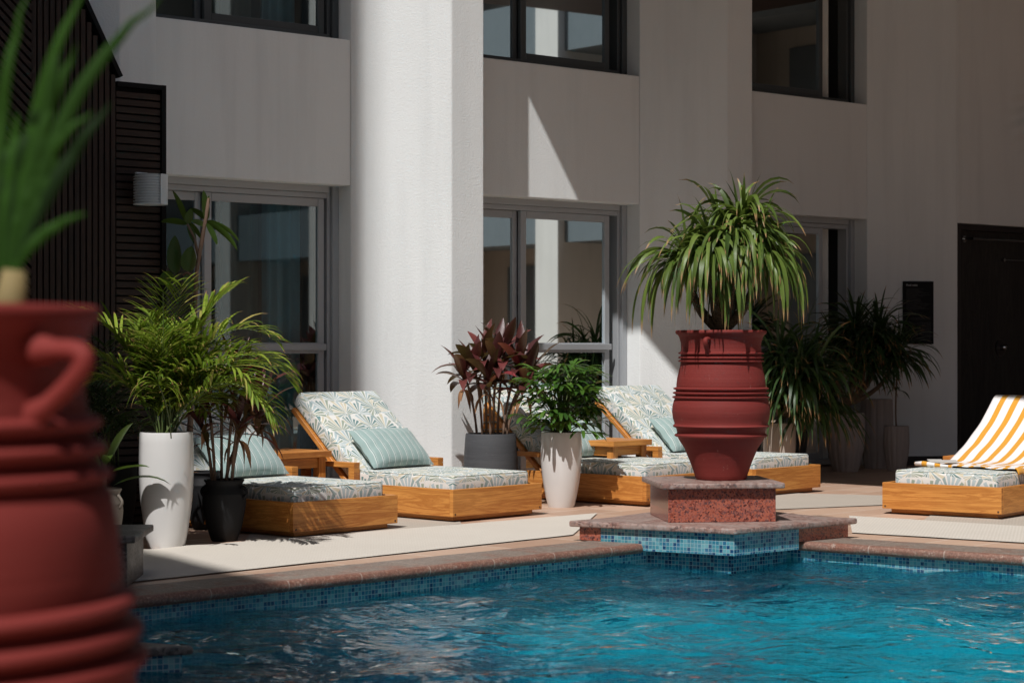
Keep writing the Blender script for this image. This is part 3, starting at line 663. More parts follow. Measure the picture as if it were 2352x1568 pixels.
loc(mb, pA).build('granite_riser', M['granite_red'], plat)

def pedestal(name, base, rz, wdt, dpt, h0, h1, h2, label, bm_, sm, ov=0.045):
    e = empty(name, base, rz, label, 'pedestal'); mb = MB(); mb.box(0, 0, h0, wdt, dpt, h1 - .001); mb.build('block', bm_, e, bevel=0.003, seg=1)
    mb = MB(); mb.box(-ov, -ov, h1, wdt + ov, dpt + ov, h2); mb.build('stone_slab', sm, e, bevel=0.011, seg=4, smooth=True, angle=0.5); return e
fl_ = G(1535, 1200, hp); fr_ = G(1782, 1197.5, hp)
ped = pedestal('urn_pedestal', (fl_.x, fl_.y, hp), math.atan2(fr_.y - fl_.y, fr_.x - fl_.x), (fr_ - fl_).length, 0.58, 0, 0.195, 0.228, 'polished red granite pedestal on the corner platform under the big urn', M['granite_red'], M['granite_slab'])
# left pedestal on the coping: shade put into its stone as a dark colour
gb = G(324, 1338)
pedestal('urn_pedestal', (-1.81 - 0.62, 9.42, 0.008), R(2), 0.62, 0.52, 0, 0.21, 0.245, 'granite pedestal coloured dark for its shade, behind the blurred foreground urn', M['granite_dark'], M['granite_dark'])
# ledge standing in the water at left
g1 = G(445, 1470, 0.0); led = empty('pool_ledge', (g1.x, g1.y, 0), 0, 'dark stone ledge on a mosaic base standing in the water at the left', 'ledge')
mb = MB(); lp = [Vector((0, 0)), Vector((-0.35, 0.42)), Vector((-2.2, 0.9)), Vector((-2.4, -0.6)), Vector((-0.5, -0.35))]
lp = [Vector((0, 0.0)), Vector((-0.9, 0.42)), Vector((-2.0, 0.45)), Vector((-2.0, -0.5)), Vector((-0.75, -0.28))]
mb.prism(lp, -0.055, -0.02); mb.build('stone_slab', M['granite_dark'], led, bevel=0.01, seg=3, smooth=True, angle=0.5)
mb = MB(); lq = [p + Vector((-0.045, 0)) for p in lp]
for i in range(5): uvwall(mb, lq[i], lq[(i + 1) % 5], -1.25, -0.056)
mb.build('mosaic_base', M['mosaic'], led)

FGP = [(0, 0), (0.17, 0), (0.18, 0.02), (0.24, 0.16), (0.285, 0.28), (0.31, 0.36), (0.322, 0.40)]
for z_, r_ in ((0.444, 0.334), (0.478, 0.328), (0.513, 0.320)): FGP += [(r_ - 0.018, z_), (r_ - 0.006, z_ + 0.003), (r_ - 0.0006, z_ + 0.009), (r_ - 0.001, z_ + 0.016), (r_ - 0.008, z_ + 0.021), (r_ - 0.019, z_ + 0.024)]
FGP += [(0.303, 0.56), (0.297, 0.61), (0.290, 0.655)]
for z_, r_ in ((0.668, 0.291), (0.699, 0.285), (0.730, 0.279)): FGP += [(r_ - 0.016, z_), (r_ - 0.005, z_ + 0.003), (r_ - 0.0006, z_ + 0.008), (r_ - 0.001, z_ + 0.014), (r_ - 0.007, z_ + 0.018), (r_ - 0.017, z_ + 0.021)]
FGP += [(0.258, 0.77), (0.256, 0.80), (0.260, 0.84), (0.268, 0.858), (0.276, 0.866), (0.276, 0.876), (0.270, 0.881), (0.25, 0.881), (0.238, 0.872), (0.232, 0.82), (0.236, 0.70)]
def urn(name, base, label, handle_az, sc=1.0, prof=None, hr=92, hb=22):
    e = empty(name, base, 0, label, 'urn'); S_ = 0.88 / 346.0 * sc       # profile in photo pixels: (half width, height above base)
    P = [(0, 0), (57, 0), (60, 4), (62, 12), (71, 38), (85, 72), (98, 92), (101, 98)]
    P += [(104, 99), (108, 101), (108.5, 104), (104, 106), (102, 108), (104, 118), (106, 120), (111, 122), (112, 125), (109, 128), (108, 130)]
    P += [(112, 142), (114, 157), (113, 170), (110, 183), (108, 187)]
    for z in (188, 198, 208): P += [(108 - (z - 188) * .12, z), (113 - (z - 188) * .12, z + 2), (113.5 - (z - 188) * .12, z + 4.5), (106 - (z - 188) * .12, z + 7)]
    P += [(104, 220)]
    P += [(102, 236), (96, 262), (94.5, 270)]
    for z in (273, 281, 291): P += [(93.5, z), (99.5, z + 1), (99.5, z + 3.5), (94, z + 6)]
    P += [(93, 304), (93.5, 318), (97, 330), (100, 336), (104, 338), (106, 341), (106, 345), (104, 347), (98, 347.5), (93, 345), (90, 330), (88, 300), (92, 262)]
    mb = MB(); mb.lathe(prof or [(r * S_, z * S_) for r, z in P], 96); mb.build('body', M['terracotta'], e, smooth=True, angle=0.9)
    for az in handle_az:
        ca, sa = math.cos(az), math.sin(az); mb = MB(); pts = []
        for k in range(15):
            t = k / 14; r = hr + hb * math.sin(math.pi * min(1, t * 1.05)) ** 0.8 + (1 if k == 14 else 0); z = 325 - 34 * t + 13 * math.sin(t * math.pi)
            pts.append((r * S_ * ca, r * S_ * sa, z * S_))
        hk = 0.8 if prof else 1.0; mb.tube(pts, [hk * 5.8 * S_ if 1 < k < 13 else 7 * S_ for k in range(15)], 12); mb.build('handle', M['terracotta'], e, smooth=True)
    mb = MB(); mb.lathe([(0.001, 322 * S_), (89 * S_, 320 * S_)], 32); mb.build('soil', M['soil'], e)
    return e
ub = at(1656, 11.92, hp + 0.229)
urn('clay_urn', ub, 'tall ribbed red clay urn on the red granite pedestal, holding a mop-headed dracaena', [R(-114), R(66)])
fy = 2.40; fx = (-310 - CX) / F * fy; fbase = Vector((fx, fy, 0.315))
urn('clay_urn', fbase, 'blurred ribbed red clay urn in the left foreground, holding spiky green leaves', [R(-28), R(152)], prof=FGP, hr=98, hb=34)
fp = pedestal('urn_pedestal', (fx - 0.3, fy - 0.3, 0), 0, 0.6, 0.6, 0, 0.27, 0.314, 'granite pedestal under the blurred foreground urn', M['granite_red'], M['granite_slab'])

# ------------------------------------------------------------------ rugs
def rug(name, pts, label, mat, z=0.006, ripple=0.0):
    c = sum((Vector((p.x, p.y)) for p in pts), Vector((0, 0))) / 4
    a, b, c2, d = [Vector((p.x, p.y)) for p in pts]; NU, NV = 120, 24; mb = MB(); vs = []
    for i in range(NU + 1):
        for j in range(NV + 1):
            u, v = i / NU, j / NV; p = a.lerp(b, u).lerp(d.lerp(c2, u), v); q = p - c
            r = ripple * max(0, 1 - u * 4) * (0.5 + 0.5 * math.sin(u * 60)) * (v ** 2)
            vs.append((q.x, q.y, z + 0.0015 * noise.noise(Vector((p.x * 3, p.y * 3, 0))) + r))
    fs = [(i * (NV + 1) + j, (i + 1) * (NV + 1) + j, (i + 1) * (NV + 1) + j + 1, i * (NV + 1) + j + 1) for i in range(NU) for j in range(NV)]
    mb.add(vs, fs); o = mb.build(name, mat, None, smooth=True, loc=(c.x, c.y, 0)); return tag(o, label, 'rug')
rug('woven_rug', [G(180, 1352), G(1316, 1230), G(1372, 1180), G(250, 1272)], 'long white woven rug in front of the two left loungers', M['rug'], 0.008, 0.02)
rug('woven_rug', [G(1957, 1225), G(2500, 1257), G(2500, 1219), G(1950, 1186)], 'white woven rug in front of the lounger with the orange towel', M['rug'], 0.008)
rug('woven_rug', [G(1500, 1182), G(2045, 1160), G(2045, 1139), G(1600, 1128)], 'pale rug lying between the urn pedestal and the lounger behind it', M['mat'], 0.006)
rug('woven_rug', [G(560, 1250), G(1060, 1204), G(1030, 1150), G(600, 1180)], 'beige mat on the floor between and under the two left loungers', M['mat'], 0.005)
rug('woven_rug', [G(2120, 1196), G(2500, 1222), G(2560, 1150), G(2200, 1140)], 'beige mat under the lounger with the orange towel', M['mat'], 0.005)

# ------------------------------------------------------------------ loungers
# local frame: x across the width (0..W) from the corner nearest the camera, y = from foot to head
LW, LL = 0.86, 1.52
def pillow_mesh(w, h, t, nu=28, nv=20):
    mb = MB(); vs = []; uvs = []
    for s in (1, -1):
        for i in range(nu + 1):
            for j in range(nv + 1):
                u, v = i / nu * 2 - 1, j / nv * 2 - 1
                pu = max(0.0, 1 - abs(u) ** 2.6) ** 0.55; pv = max(0.0, 1 - abs(v) ** 2.6) ** 0.55
                k = (pu * pv); dz = s * t * 0.5 * k + 0.006 * noise.noise(Vector((u * 3, v * 3, s)))
                cx = 1 - 0.05 * (1 - abs(v) ** 2) * (abs(u) > 0) * abs(u) ** 3; cy = 1 - 0.07 * (1 - abs(u) ** 2) * abs(v) ** 3
                vs.append((u * w / 2 * cx, v * h / 2 * cy, dz)); uvs.append((u * w / 2, v * h / 2))
    m = (nu + 1) * (nv + 1); f = []
    for i in range(nu):
        for j in range(nv):
            k = i * (nv + 1) + j; f.append((k, k + nv + 1, k + nv + 2, k + 1)); f.append((m + k, m + k + 1, m + k + nv + 2, m + k + nv + 1))
    mb.add(vs, f, uvs); return mb
def cushion(mb, x0, y0, z0, x1, y1, z1, Mx=None):
    """soft box as a rounded grid"""
    mb.box(x0, y0, z0, x1, y1, z1, Mx)
def lounger(base, rz, label, group='teak sun loungers on the pool deck', pillow=True):
    e = empty('sun_lounger', base, rz, label, 'lounger', group)
    mb = MB(); mb.box(0.045, 0.045, 0.0, LW - 0.045, LL - 0.03, 0.028); mb.build('plinth', M['teak'], e, bevel=0.002, seg=1)
    T = 0.032
    mb = MB(); mb.box(0, 0, 0.029, LW, T, 0.205); mb.build('foot_board', M['teak'], e, bevel=0.003, grain=0)
    for x in (0.022, LW - 0.022):
        mb = MB(); mb.tube([(x, 0.001, 0.045), (x, -0.0012, 0.045)], 0.007, 12); mb.build('screw_plug', M['plug'], e)
    for x in (0, LW - T):
        mb = MB(); mb.box(x, T + .0008, 0.029, x + T, LL, 0.205); mb.build('side_board', M['teak'], e, bevel=0.003, grain=1)
    mb = MB(); mb.box(T + .001, T + .001, 0.12, LW - T - .001, LL - .001, 0.145); mb.box(T + .001, LL - T, 0.03, LW - T - .001, LL - .001, 0.119); mb.build('deck_board', M['teak'], e)
    for k in (0, 1):
        x = 0.0 if k == 0 else LW - 0.055; mb = MB()
        mb.box(x, 0.93, 0.206, x + 0.055, 0.985, 0.306); mb.box(x, 0.93, 0.307, x + 0.055, 1.47, 0.342); mb.box(x, 1.42, 0.206, x + 0.055, 1.47, 0.306); mb.build('armrest', M['teak'], e, bevel=0.003, grain=1)
    I = 0.06; hy = 1.03
    mb = MB(); mb.box(I, I, 0.150, LW - I, hy, 0.288); sm_ = mb.build('seat_mattress', M['fabric'], e, bevel=0.028, seg=4, smooth=True, angle=1.2, grain=0)
    g_ = 0.007; c_ = 0.03; lp_ = []
    for (cx_, cy_, a0_) in ((LW - I - c_, hy - c_, 0), (I + c_, hy - c_, 90), (I + c_, I + c_, 180), (LW - I - c_, I + c_, 270)):
        for q in range(5): a = R(a0_ + 22.5 * q); lp_.append((cx_ + (c_ - g_) * math.cos(a), cy_ + (c_ - g_) * math.sin(a), 0.283))
    lp_.append(lp_[0]); mb = MB(); mb.tube(lp_, 0.0042, 6); mb.build('piping', M['fabric'], sm_, smooth=True)
    an = R(41); Mx = Matrix.Translation((0, hy + 0.02, 0.175)) @ Matrix.Rotation(an, 4, 'X')
    mb = MB(); mb.box(I, 0.0, 0.035, LW - I, 0.80, 0.15); o = mb.build('back_mattress', M['fabric'], e, bevel=0.03, seg=4, smooth=True, angle=1.2, grain=0)
    o.matrix_local = Mx
    mb = MB(); mb.box(I - 0.015, 0.0, 0.0, I + 0.02, 0.76, 0.033); mb.box(LW - I - 0.02, 0, 0, LW - I + 0.015, 0.76, 0.033)
    for q in range(7): mb.box(I + 0.021, 0.03 + q * 0.105, 0.005, LW - I - 0.021, 0.09 + q * 0.105, 0.025)
    o = mb.build('backrest_frame', M['teak'], e, bevel=0.002, seg=1); o.matrix_local = Mx
    return e, Mx
dirB = math.atan2(0.743, 0.669)             # width direction of the four matching loungers
def place(px, py, rz=None): g = G(px, py); return (g.x, g.y, 0.009)
rzL = R(47.5)
def foot_corner(px, py): 
    g = G(px, py); wd = Vector((math.cos(rzL), math.sin(rzL))); ld = Vector((-wd.y, wd.x))
    c = Vector((g.x, g.y)) - wd * 0.045 - ld * 0.045; return (c.x, c.y, 0.009)
# rz: local x -> width direction (.67,.74); local y -> (-.74,.67)
pil = None
Ls = [((675, 1235), 'front left lounger with a striped pillow, half hidden behind the potted palm'),
      ((1040, 1199), 'lounger in front of the sunlit white pillar with its striped pillow in full view'),
      ((1482, 1163), 'lounger behind the white planter, its pillow mostly hidden by the leaves'),
      ((1733, 1142), 'lounger behind the big red urn, its pillow partly hidden by the urn')]
PLs = ['striped teal pillow on the front left lounger behind the thin canes', 'striped teal pillow on the lounger by the sunlit pillar', 'striped teal pillow glimpsed behind the white planter with the lady palm', 'striped teal pillow half hidden behind the big red urn']
protoP = None
for i, ((px, py), lab) in enumerate(Ls):
    c = foot_corner(px, py)
    if i == 0: e, BM = lounger(c, rzL, lab); proto = e
    else:
        e = copy_tree(proto); e.location = c; e['label'] = lab
    # pillow rests on seat and backrest
    W = Matrix.Translation(c) @ Matrix.Rotation(rzL, 4, 'Z')
    rnd = random.Random(i + 5)
    tilt = Matrix.Translation((LW / 2 + (0.02 if i != 1 else 0.0), 1.015, 0.425)) @ Matrix.Rotation(R(rnd.uniform(-3, 3)), 4, 'Z') @ Matrix.Rotation(R(44), 4, 'X')
    if i == 0:
        mb = pillow_mesh(0.60, 0.36, 0.15); protoP = mb.build('striped_pillow', M['pillow'], None, smooth=True); o = protoP
    else: o = protoP.copy(); S.collection.objects.link(o)
    o.matrix_world = W @ tilt; tag(o, PLs[i], 'pillow', 'striped teal pillows on the loungers')
# lounger 5, turned the other way
g = G(2292, 1193); gl_ = G(2028, 1178); wd = (Vector((g.x, g.y)) - Vector((gl_.x, gl_.y))).normalized()
rz5 = math.atan2(wd.y, wd.x); ld = Vector((-wd.y, wd.x)); c5 = Vector((g.x, g.y)) - wd * (LW - 0.045) - ld * 0.045
e5 = copy_tree(proto); e5.location = (c5.x, c5.y, 0.009); e5.rotation_euler = (0, 0, rz5); e5['label'] = 'lounger at the right edge with an orange and white striped towel over it'
A5 = R(31); BM = Matrix.Translation((0, 1.12, 0.175)) @ Matrix.Rotation(A5, 4, 'X')
for ch in e5.children:
    if ch.name.startswith(('back_mattress', 'backrest_frame')): ch.matrix_local = BM
# towel
W5 = Matrix.Translation((c5.x, c5.y, 0.009)) @ Matrix.Rotation(rz5, 4, 'Z')
bp0 = BM @ Vector((0, 0.0, 0.152)); bp1 = BM @ Vector((0, 0.80, 0.152))
mb = MB(); vs = []; uvs = []; NU, NV = 90, 56
prof = [Vector((0, 0.46, 0.296)), Vector((0, 0.62, 0.294)), Vector((0, 0.80, 0.298)), Vector((0, 0.93, 0.315)), Vector((0, 1.10, 0.375)), Vector((0, 1.27, 0.455)), Vector((0, 1.46, 0.565)), bp1 + Vector((0, -0.03, 0.025)), bp1 + Vector((0, 0.05, 0.0)), bp1 + Vector((0, 0.11, -0.22))]
cum = [0]
for a, b in zip(prof, prof[1:]): cum.append(cum[-1] + (b - a).length)
def pat(s):
    s *= cum[-1]
    for i in range(len(prof) - 1):
        if s <= cum[i + 1] or i == len(prof) - 2:
            t = (s - cum[i]) / (cum[i + 1] - cum[i]); p = [prof[max(0, i - 1)], prof[i], prof[i + 1], prof[min(len(prof) - 1, i + 2)]]
            return 0.5 * ((2 * p[1]) + (p[2] - p[0]) * t + (2 * p[0] - 5 * p[1] + 4 * p[2] - p[3]) * t * t + (3 * p[1] - p[0] - 3 * p[2] + p[3]) * t ** 3)
for i in range(NU + 1):
    s = i / NU; p = pat(s); low = max(0, 1 - s * 2.6)
    for j in range(NV + 1):
        v = j / NV; x = 0.05 + (LW - 0.02) * v - low * 0.10 * (v - 0.3); y = p.y - low * 0.16 * (v - 0.5); z = p.z
        z += low * (0.010 + 0.016 * noise.noise(Vector((x * 7, s * 16, 0)))) + 0.004 * noise.noise(Vector((x * 8, s * 8, 3)))
        y += 0.012 * noise.noise(Vector((x * 5, s * 9, 7))) * (1 + low)
        ov = x - (LW - 0.062)
        if ov > 0 and s < 0.55: z -= ov * 1.6 * (1 - s / 0.55) ; x -= ov * 0.45
        if s < 0.03: z -= 0.006
        vs.append((x, y, z)); uvs.append((v * 0.84, s * cum[-1]))
mb.add(vs, [(i * (NV + 1) + j, i * (NV + 1) + j + 1, (i + 1) * (NV + 1) + j + 1, (i + 1) * (NV + 1) + j) for i in range(NU) for j in range(NV)], uvs)
to = mb.build('striped_towel', M['towel'], None, smooth=True); to.matrix_world = W5
md = to.modifiers.new('thick', 'SOLIDIFY'); md.thickness = 0.006; md.offset = 1
tag(to, 'orange and white striped towel draped over the right lounger', 'towel')
# rolled towel corner
mb = MB(); pts = [(0.02 + 0.015 * math.sin(k), 0.50 - 0.02 * k * 0.1, 0.30) for k in range(2)]
mb = MB(); mb.tube([(0.00, 0.50, 0.308), (0.07, 0.48, 0.312), (0.16, 0.465, 0.306), (0.3, 0.45, 0.300)], [0.014, 0.018, 0.014, 0.007], 12)
o = mb.build('folded_corner', M['towel'], to, smooth=True)
# booklet beside the towel
mb = MB(); mb.box(-0.10, -0.07, 0, 0.10, 0.07, 0.004); mb.box(-0.10, -0.07, 0.0045, 0.0, 0.07, 0.009)
M['paper'] = flat('grey_paper', (0.45, 0.43, 0.40), 0.8); o = mb.build('booklet', M['paper'], None, bevel=0.001, seg=1)
o.matrix_world = W5 @ Matrix.Translation((0.16, 0.60, 0.322)) @ Matrix.Rotation(R(35), 4, 'Z') @ Matrix.Rotation(R(4), 4, 'X'); tag(o, 'thin grey booklet lying on the orange striped towel', 'booklet')

# side tables
def table(c, rz, label, proto=None):
    if proto: e = copy_tree(proto); e.location = c; e.rotation_euler = (0, 0, rz); e['label'] = label; return e
    e = empty('side_table', c, rz, label, 'table', 'small teak tables between loungers'); mb = MB(); mb.box(-0.23, -0.23, 0.385, 0.23, 0.23, 0.428); mb.build('tabletop', M['teak'], e, bevel=0.004, grain=0)
    for (x, y) in ((-1, -1), (1, -1), (-1, 1), (1, 1)):
        mb = MB(); mb.box(x * 0.17 - 0.03, y * 0.17 - 0.03, 0, x * 0.17 + 0.03, y * 0.17 + 0.03, 0.384); mb.build('leg', M['teak'], e, bevel=0.003, grain=2)
    mb = MB(); mb.box(-0.139, -0.185, 0.315, 0.139, -0.155, 0.380); mb.box(-0.139, 0.155, 0.315, 0.139, 0.185, 0.380); mb.box(-0.185, -0.139, 0.315, -0.155, 0.139, 0.380); mb.box(0.155, -0.139, 0.315, 0.185, 0.139, 0.380); mb.build('apron', M['teak'], e)
    return e
t1 = table(at(652, 13.62, 0.0), rzL, 'small square teak table between the two left loungers')
table(at(1400, 15.25, 0.0), rzL, 'small square teak table behind the lady palm, between the middle loungers', t1)

# ------------------------------------------------------------------ foliage builders
UP = Vector((0, 0, 1))
def ribbon(mb, p0, d0, L, W, droop, n=8, shape='strap', fold=0.25, twist=0.0, rnd=random, roll=0.0):
    p = Vector(p0); d = Vector(d0).normalized(); st = L / n; vs = []; uvs = []; sd = d.cross(UP)
    if sd.length < 0.05: sd = Vector((math.cos(rnd.random() * 6), math.sin(rnd.random() * 6), 0))
    sd.normalize()
    for i in range(n + 1):
        t = i / n
        if shape == 'strap': wd = W * min(1, 0.45 + t * 3.5) * (1 if t < 0.55 else max(0.03, 1 - ((t - 0.55) / 0.45) ** 1.8))
        elif shape == 'lance': wd = W * max(0.04, math.sin(math.pi * min(1, t * 0.93 + 0.06)) ** 0.9)
        elif shape == 'blunt': wd = W * min(1, 0.2 + t * 2.2) * (1 if t < 0.85 else 1 - (t - 0.85) / 0.15 * 0.55)
        else: wd = W * max(0.03, math.sin(math.pi * t ** 0.8) ** 0.6)
        up = sd.cross(d).normalized(); s2 = (sd * math.cos(twist * t + roll) + up * math.sin(twist * t + roll)); u2 = s2.cross(d).normalized()
        for k, sgn in enumerate((-1, 0, 1)):
            vs.append(p + s2 * (sgn * wd / 2) + u2 * (abs(sgn) * wd * fold * 0.5)); uvs.append((k / 2, t))
        d = (d + Vector((0, 0, -1)) * (droop * (0.25 + t) / n)).normalized(); p = p + d * st
        sd = (sd - d * sd.dot(d)).normalized()
    fs = []
    for i in range(n):
        a = i * 3; fs += [(a, a + 1, a + 4, a + 3), (a + 1, a + 2, a + 5, a + 4)]
    mb.add(vs, fs, uvs)
def sph(rnd, zmin=-0.3, zmax=1):
    z = rnd.uniform(zmin, zmax); t = rnd.uniform(0, 2 * math.pi); r = math.sqrt(1 - z * z); return Vector((r * math.cos(t), r * math.sin(t), z))
def bez(a, b, c, n=10): return [a * (1 - t) ** 2 + b * 2 * t * (1 - t) + c * t * t for t in (k / n for k in range(n + 1))]
def mop(mb, head, n, L, W, rnd, zmin=-0.2, droop=(1.6, 3.2), up=0.0):
    for k in range(n):
        d = sph(rnd, zmin, 1.0); l = rnd.uniform(*L)
        dr = rnd.uniform(*droop) * (1.0 if d.z < 0.85 else 0.75)
        ribbon(mb, head + d * 0.01, d, l, rnd.uniform(*W), dr, 9, 'strap', 0.22, rnd.uniform(-1.2, 1.2), rnd)
def dracaena(base, trunk_r, heads, label, n, L, W, mat, seed, name='dracaena_plant', fork=0.15, group=None, droop=(1.6, 3.2), zmin=-0.2):
    rnd = random.Random(seed); e = empty(name, base, 0, label, 'plant', group)
    fk = Vector((0, 0, fork)); mb = MB(); mb.tube([Vector((0, 0, -0.03)), Vector((0.005, 0, fork * 0.5)), fk], [trunk_r * 1.35, trunk_r * 1.1, trunk_r], 12); 
    for h in heads:
        h = Vector(h); mid = Vector((h.x * 0.95, h.y * 0.95, fork + (h.z - fork) * 0.28)); pts = bez(fk - Vector((0, 0, 0.02)), mid, h, 9)
        mb.tube(pts, [trunk_r * (0.8 - 0.35 * k / 9) * (1 + 0.05 * (k % 2)) for k in range(10)], 10)
    mb.build('trunk', M['trunk'], e, smooth=True)
    mb = MB()
    for h in heads: mop(mb, Vector(h), n, L, W, rnd, zmin, droop)
    mb.build('foliage', mat, e, smooth=True); return e
ut = Vector((ub.x, ub.y, ub.z + 0.81))
H1 = [(-0.20, 0.02, 0.48), (-0.07, -0.10, 0.53), (0.07, -0.06, 0.60), (0.12, 0.12, 0.68), (0.22, -0.02, 0.51), (0.14, 0.02, 0.73), (0.0, 0.08, 0.65)]
e = dracaena(ut, 0.040, H1, 'mop-headed dracaena with long drooping strap leaves growing in the big red urn', 105, (0.26, 0.44), (0.020, 0.032), M['leaf_drac'], 11, fork=0.09, zmin=-0.3, droop=(2.6, 4.8))
rnd = random.Random(5); mb = MB()
for k in range(130):                                   # long outer curtains and upright spikes
    a = rnd.uniform(math.pi * 0.95, math.pi * 2.05) if k % 2 else rnd.uniform(math.pi * 1.25, math.pi * 1.75); h = Vector(H1[rnd.randrange(5)]) + Vector((0, 0, -0.02))
    ribbon(mb, h, Vector((math.cos(a), math.sin(a) * 0.8, rnd.uniform(0.25, 0.9))), rnd.uniform(0.38, 0.58), rnd.uniform(0.022, 0.034), rnd.uniform(3.6, 6.0), 12, 'strap', 0.2, rnd.uniform(-1, 1), rnd)
for k in range(70):                                   # the longest leaves hang almost straight down
    hh_ = rnd.choice((0, 0, 1, 2, 4, 4, 4, 3)); a = rnd.uniform(math.pi * 1.0, math.pi * 2.0); h = Vector(H1[hh_])
    ribbon(mb, h, Vector((math.cos(a), math.sin(a) * 0.7, rnd.uniform(0.1, 0.5))), rnd.uniform(0.50, 0.66), rnd.uniform(0.022, 0.034), rnd.uniform(6, 9), 13, 'strap', 0.2, rnd.uniform(-1, 1), rnd)
for k in range(7):
    h = Vector(H1[rnd.choice((3, 5, 5, 6))]); ribbon(mb, h, Vector((rnd.uniform(-.5, .8), rnd.uniform(-.4, .4), 1)), rnd.uniform(0.26, 0.36), 0.018, 0.5, 6, 'strap', 0.3, 0, rnd)
for k in range(12):
    a = rnd.uniform(math.pi * 0.85, math.pi * 1.25); h = Vector(H1[0]); ribbon(mb, h, Vector((math.cos(a), math.sin(a), rnd.uniform(0.5, 1.0))), rnd.uniform(0.42, 0.55), 0.024, rnd.uniform(3.2, 4.4), 12, 'strap', 0.2, rnd.uniform(-1, 1), rnd)
mb.build('outer_leaves', M['leaf_drac'], e, smooth=True)
mb = MB()
for k in range(3):
    ribbon(mb, Vector((-0.17, -0.05, 0.24 + 0.02 * k)), Vector((-0.1 + 0.1 * k, -0.4, 0.1)), 0.3, 0.009, 6, 9, 'strap', 0.3, 2, rnd)
mb.build('dry_leaves', M['leaf_dry'], e, smooth=True)

# pots
def pot(name, base, prof, mat, label, cat='planter', n=48, flute=0, fd=0, group=None, soil=None):
    e = empty(name, base, 0, label, cat, group); mb = MB(); mb.lathe(prof, n, flute=flute, fd=fd); mb.build('body', mat, e, smooth=True, angle=0.9)
    top = max(z for r, z in prof); r = soil if soil else [r for r, z in prof if z == top][0] * 0.9
    mb = MB(); mb.lathe([(0.001, top - 0.02), (r, top - 0.028)], 24); mb.build('soil', M['soil'], e); return e
def tallprof(h, rt, rb, bulge=0.0):
    P = [(0.001, 0), (rb * 0.96, 0), (rb, 0.012)]
    for k in range(1, 13):
        t = k / 12; r = rb + (rt - rb) * (1 - (1 - t) ** 2.4) + bulge * math.sin(math.pi * t); P.append((r, 0.012 + (h - 0.02) * t))
    P += [(rt - 0.003, h), (rt - 0.014, h), (rt - 0.017, h - 0.02), (rt - 0.025, h - 0.06)]; return P
bP1 = G(382, 1262); bP1.y += 0.10; bP1 = at(382, bP1.y)
pot('tall_planter', bP1, tallprof(0.655, 0.150, 0.105, 0.008), M['ceramic'], 'tall white ceramic planter at the left holding the bushy palm', group=None)
bP4 = at(1289, 14.2)
pot('tall_planter', bP4, tallprof(0.530, 0.143, 0.095, 0.006), M['ceramic'], 'white ceramic planter with the dark green lady palm in front of the middle lounger')
bP3 = at(1127, 14.72)
pot('round_planter', bP3, [(0.001, 0), (0.20, 0), (0.203, 0.01), (0.205, 0.12), (0.20, 0.25), (0.193, 0.38), (0.185, 0.49), (0.182, 0.497), (0.17, 0.495), (0.165, 0.45)], M['charcoal'], 'wide charcoal grey planter holding dark red leaves beside the sunlit pillar')
bP2 = at(515, 11.75)
def amph(mb, s, h):
    return [(0.001, 0), (0.07 * s, 0), (0.078 * s, 0.01), (0.105 * s, 0.09 * h), (0.125 * s, 0.2 * h), (0.128 * s, 0.235 * h), (0.124 * s, 0.27 * h), (0.126 * s, 0.275 * h), (0.124 * s, 0.28 * h), (0.11 * s, 0.315 * h), (0.104 * s, 0.33 * h), (0.112 * s, 0.345 * h), (0.118 * s, 0.352 * h), (0.116 * s, 0.36 * h), (0.104 * s, 0.358 * h), (0.098 * s, 0.33 * h)]
def jar(base, mat, label, az, s=1.0, h=1.0, group=None):
    e = pot('clay_jar', base, amph(None, s, h), mat, label, 'jar', group=group, soil=0.096 * s)
    for a in az:
        ca, sa = math.cos(a), math.sin(a); mb = MB(); pts = []
        for k in range(9):
            t = k / 8; r = 0.112 * s + 0.03 * s * math.sin(math.pi * t) + 0.012 * t * s; pts.append((r * ca, r * sa, (0.325 - 0.075 * t) * h))
        mb.tube(pts, 0.010 * s, 8); mb.build('handle', mat, e, smooth=True)
    return e
jar(bP2, M['black_pot'], 'black clay jar with small handles holding thin dark canes', [R(-20), R(160)], 1.0)
jar(at(470, 12.5), M['black_pot'], 'second black jar, in the shade behind the white planter', [R(-20), R(160)], 0.95)
jar(at(240, 11.1), M['clay_shaded'], 'small beige clay jar with a curled handle in the shade at the left', [R(-25), R(155)], 0.8, 0.98)
bP5 = at(1790, 16.75)
pot('low_planter', bP5, tallprof(0.495, 0.135, 0.10, 0.004), M['beige_pot'], 'beige planter behind the big red urn, overhung by drooping leaves')
bP6 = at(1942, 18.15); bP7 = at(2014, 18.62); bP8 = at(2059, 18.2)
fg = 'fluted taupe planters in the shade'
pot('fluted_planter', bP6, tallprof(0.53, 0.168, 0.115, 0.012), M['fluted'], 'left fluted taupe planter in the shade, holding the large dark dracaena', n=168, flute=14, fd=0.05, group=fg)
pot('fluted_planter', bP7, tallprof(0.64, 0.145, 0.115, 0.01), M['fluted'], 'tallest fluted taupe planter, behind the two others by the wall', n=168, flute=14, fd=0.05, group=fg)
pot('fluted_planter', bP8, tallprof(0.41, 0.112, 0.080, 0.008), M['fluted'], 'smallest fluted taupe planter, nearest the rules board', n=168, flute=14, fd=0.05, group=fg)

